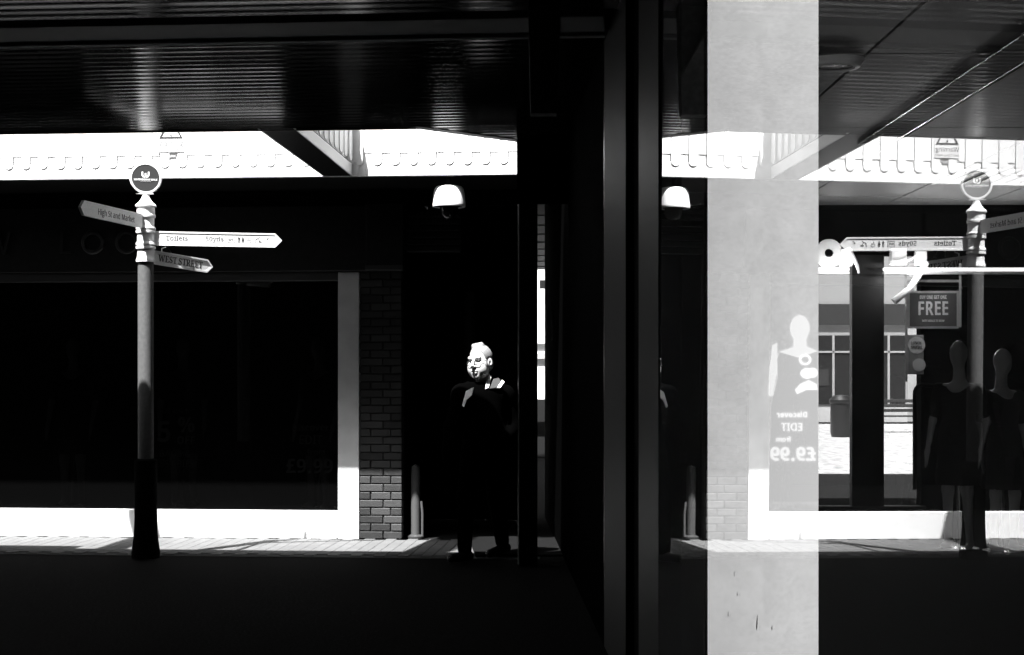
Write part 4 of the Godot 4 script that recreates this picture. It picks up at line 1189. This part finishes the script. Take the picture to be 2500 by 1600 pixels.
	prism(s, PackedVector2Array([Vector2(0, 0), Vector2(0.06, 0.075), Vector2(0.078, 0.055), Vector2(0.03, -0.003)]), -0.004, 0.004, Transform3D(Basis(Vector3.UP, 0.35) * Basis(Vector3.RIGHT, -0.5), nk + Vector3(0.13, -0.045, 0.075)))
	obj("pale_stripe", s, M.shirt, t)

func mannequin(called: String, label: String, xf: Transform3D, meshes: Array) -> Node3D:
	var t := thing(called, label, "mannequin", xf)
	put("figure", meshes[0], M.mannequin, t)
	put("dress", meshes[1], M.cloth, t)
	var s := st()
	lathe(s, [Vector2(0, 0), Vector2(0.17, 0), Vector2(0.17, 0.015), Vector2(0.03, 0.02), Vector2(0.015, 0.03), Vector2(0.015, 0.7)], 28)
	obj("stand", s, M.chrome, t)
	return t

func build_mannequins() -> void:
	var F := [["e", 0.03, Vector3(0, 1.66, 0.0), Vector3(0.072, 0.105, 0.09)], ["e", 0.03, Vector3(0, 1.6, 0.025), Vector3(0.05, 0.06, 0.06)], ["c", 0.008, Vector3(0, 1.665, 0.085), Vector3(0, 1.635, 0.098), 0.007, 0.01], ["c", 0.03, Vector3(0, 1.56, -0.01), Vector3(0, 1.42, -0.02), 0.045, 0.055], ["c", 0.05, Vector3(-0.15, 1.36, -0.01), Vector3(0.15, 1.36, -0.01), 0.045, 0.045], ["e", 0.05, Vector3(0, 1.24, 0.01), Vector3(0.13, 0.16, 0.09)], ["e", 0.05, Vector3(0, 1.0, 0), Vector3(0.14, 0.16, 0.1)],
		["c", 0.02, Vector3(-0.18, 1.36, -0.01), Vector3(-0.23, 1.08, -0.02), 0.04, 0.032], ["c", 0.02, Vector3(-0.23, 1.08, -0.02), Vector3(-0.25, 0.82, 0.06), 0.032, 0.022], ["c", 0.02, Vector3(-0.25, 0.82, 0.06), Vector3(-0.255, 0.68, 0.085), 0.026, 0.012], ["c", 0.02, Vector3(0.18, 1.36, -0.01), Vector3(0.23, 1.08, -0.03), 0.04, 0.032], ["c", 0.02, Vector3(0.23, 1.08, -0.03), Vector3(0.21, 0.84, 0.07), 0.032, 0.022], ["c", 0.02, Vector3(0.21, 0.84, 0.07), Vector3(0.2, 0.70, 0.1), 0.026, 0.012],
		["c", 0.03, Vector3(-0.08, 0.95, 0), Vector3(-0.085, 0.5, 0.02), 0.075, 0.048], ["c", 0.03, Vector3(-0.085, 0.5, 0.02), Vector3(-0.09, 0.08, 0), 0.05, 0.03], ["c", 0.03, Vector3(0.08, 0.95, 0), Vector3(0.09, 0.5, 0.05), 0.075, 0.048], ["c", 0.03, Vector3(0.09, 0.5, 0.05), Vector3(0.1, 0.08, 0.02), 0.05, 0.03], ["c", 0.02, Vector3(-0.09, 0.05, -0.02), Vector3(-0.1, 0.035, 0.12), 0.035, 0.022], ["c", 0.02, Vector3(0.1, 0.05, 0.0), Vector3(0.12, 0.035, 0.14), 0.035, 0.022]]
	var D := [["c", 0.05, Vector3(-0.13, 1.335, -0.01), Vector3(0.13, 1.335, -0.01), 0.06, 0.06], ["e", 0.05, Vector3(0, 1.22, 0.01), Vector3(0.15, 0.17, 0.11)], ["e", 0.06, Vector3(0, 0.98, 0), Vector3(0.165, 0.2, 0.125)], ["c", 0.06, Vector3(0, 0.9, 0), Vector3(0, 0.6, 0.01), 0.16, 0.19], ["c", 0.02, Vector3(-0.17, 1.36, -0.01), Vector3(-0.21, 1.15, -0.02), 0.055, 0.05], ["c", 0.02, Vector3(0.17, 1.36, -0.01), Vector3(0.21, 1.15, -0.02), 0.055, 0.05], ["-e", 0.02, Vector3(0, 1.43, 0.08), Vector3(0.09, 0.1, 0.12)]]
	var raw := SurfaceTool.new(); raw.begin(Mesh.PRIMITIVE_TRIANGLES)
	nets(raw, F, Vector3(-0.32, -0.01, -0.16), Vector3(0.32, 1.8, 0.2), 0.02)
	raw.generate_normals(); raw.index()
	var fig := raw.commit()
	raw = SurfaceTool.new(); raw.begin(Mesh.PRIMITIVE_TRIANGLES)
	nets(raw, D, Vector3(-0.32, 0.5, -0.26), Vector3(0.32, 1.5, 0.26), 0.02, 0.56, 1.405)
	raw.generate_normals(); raw.index()
	var dress := raw.commit()
	mannequin("mannequin", "pale mannequin in a dark dress in the far window near the white column", WT * Transform3D(turn(-20), Vector3(-2.05, 0.22, -0.75)), [fig, dress])
	mannequin("mannequin", "pale mannequin in a dark dress behind the signpost in the far window", WT * Transform3D(turn(25), Vector3(-3.55, 0.22, -1.0)), [fig, dress])
	mannequin("mannequin", "pale mannequin in a dark dress at the far left of the far window", WT * Transform3D(turn(5), Vector3(-4.7, 0.22, -0.9)), [fig, dress])
	mannequin("mannequin", "dim mannequin added inside the near shop in place of a far window reflection, beside the lunch poster", Transform3D(turn(-35), Vector3(3.78, 0.12, -12.6)), [fig, dress])  # this and the next are added to imitate reflected mannequins
	mannequin("mannequin", "dim mannequin added at the far right inside the near shop in place of a far window reflection", Transform3D(turn(20), Vector3(4.25, 0.06, -12.9)), [fig, dress])
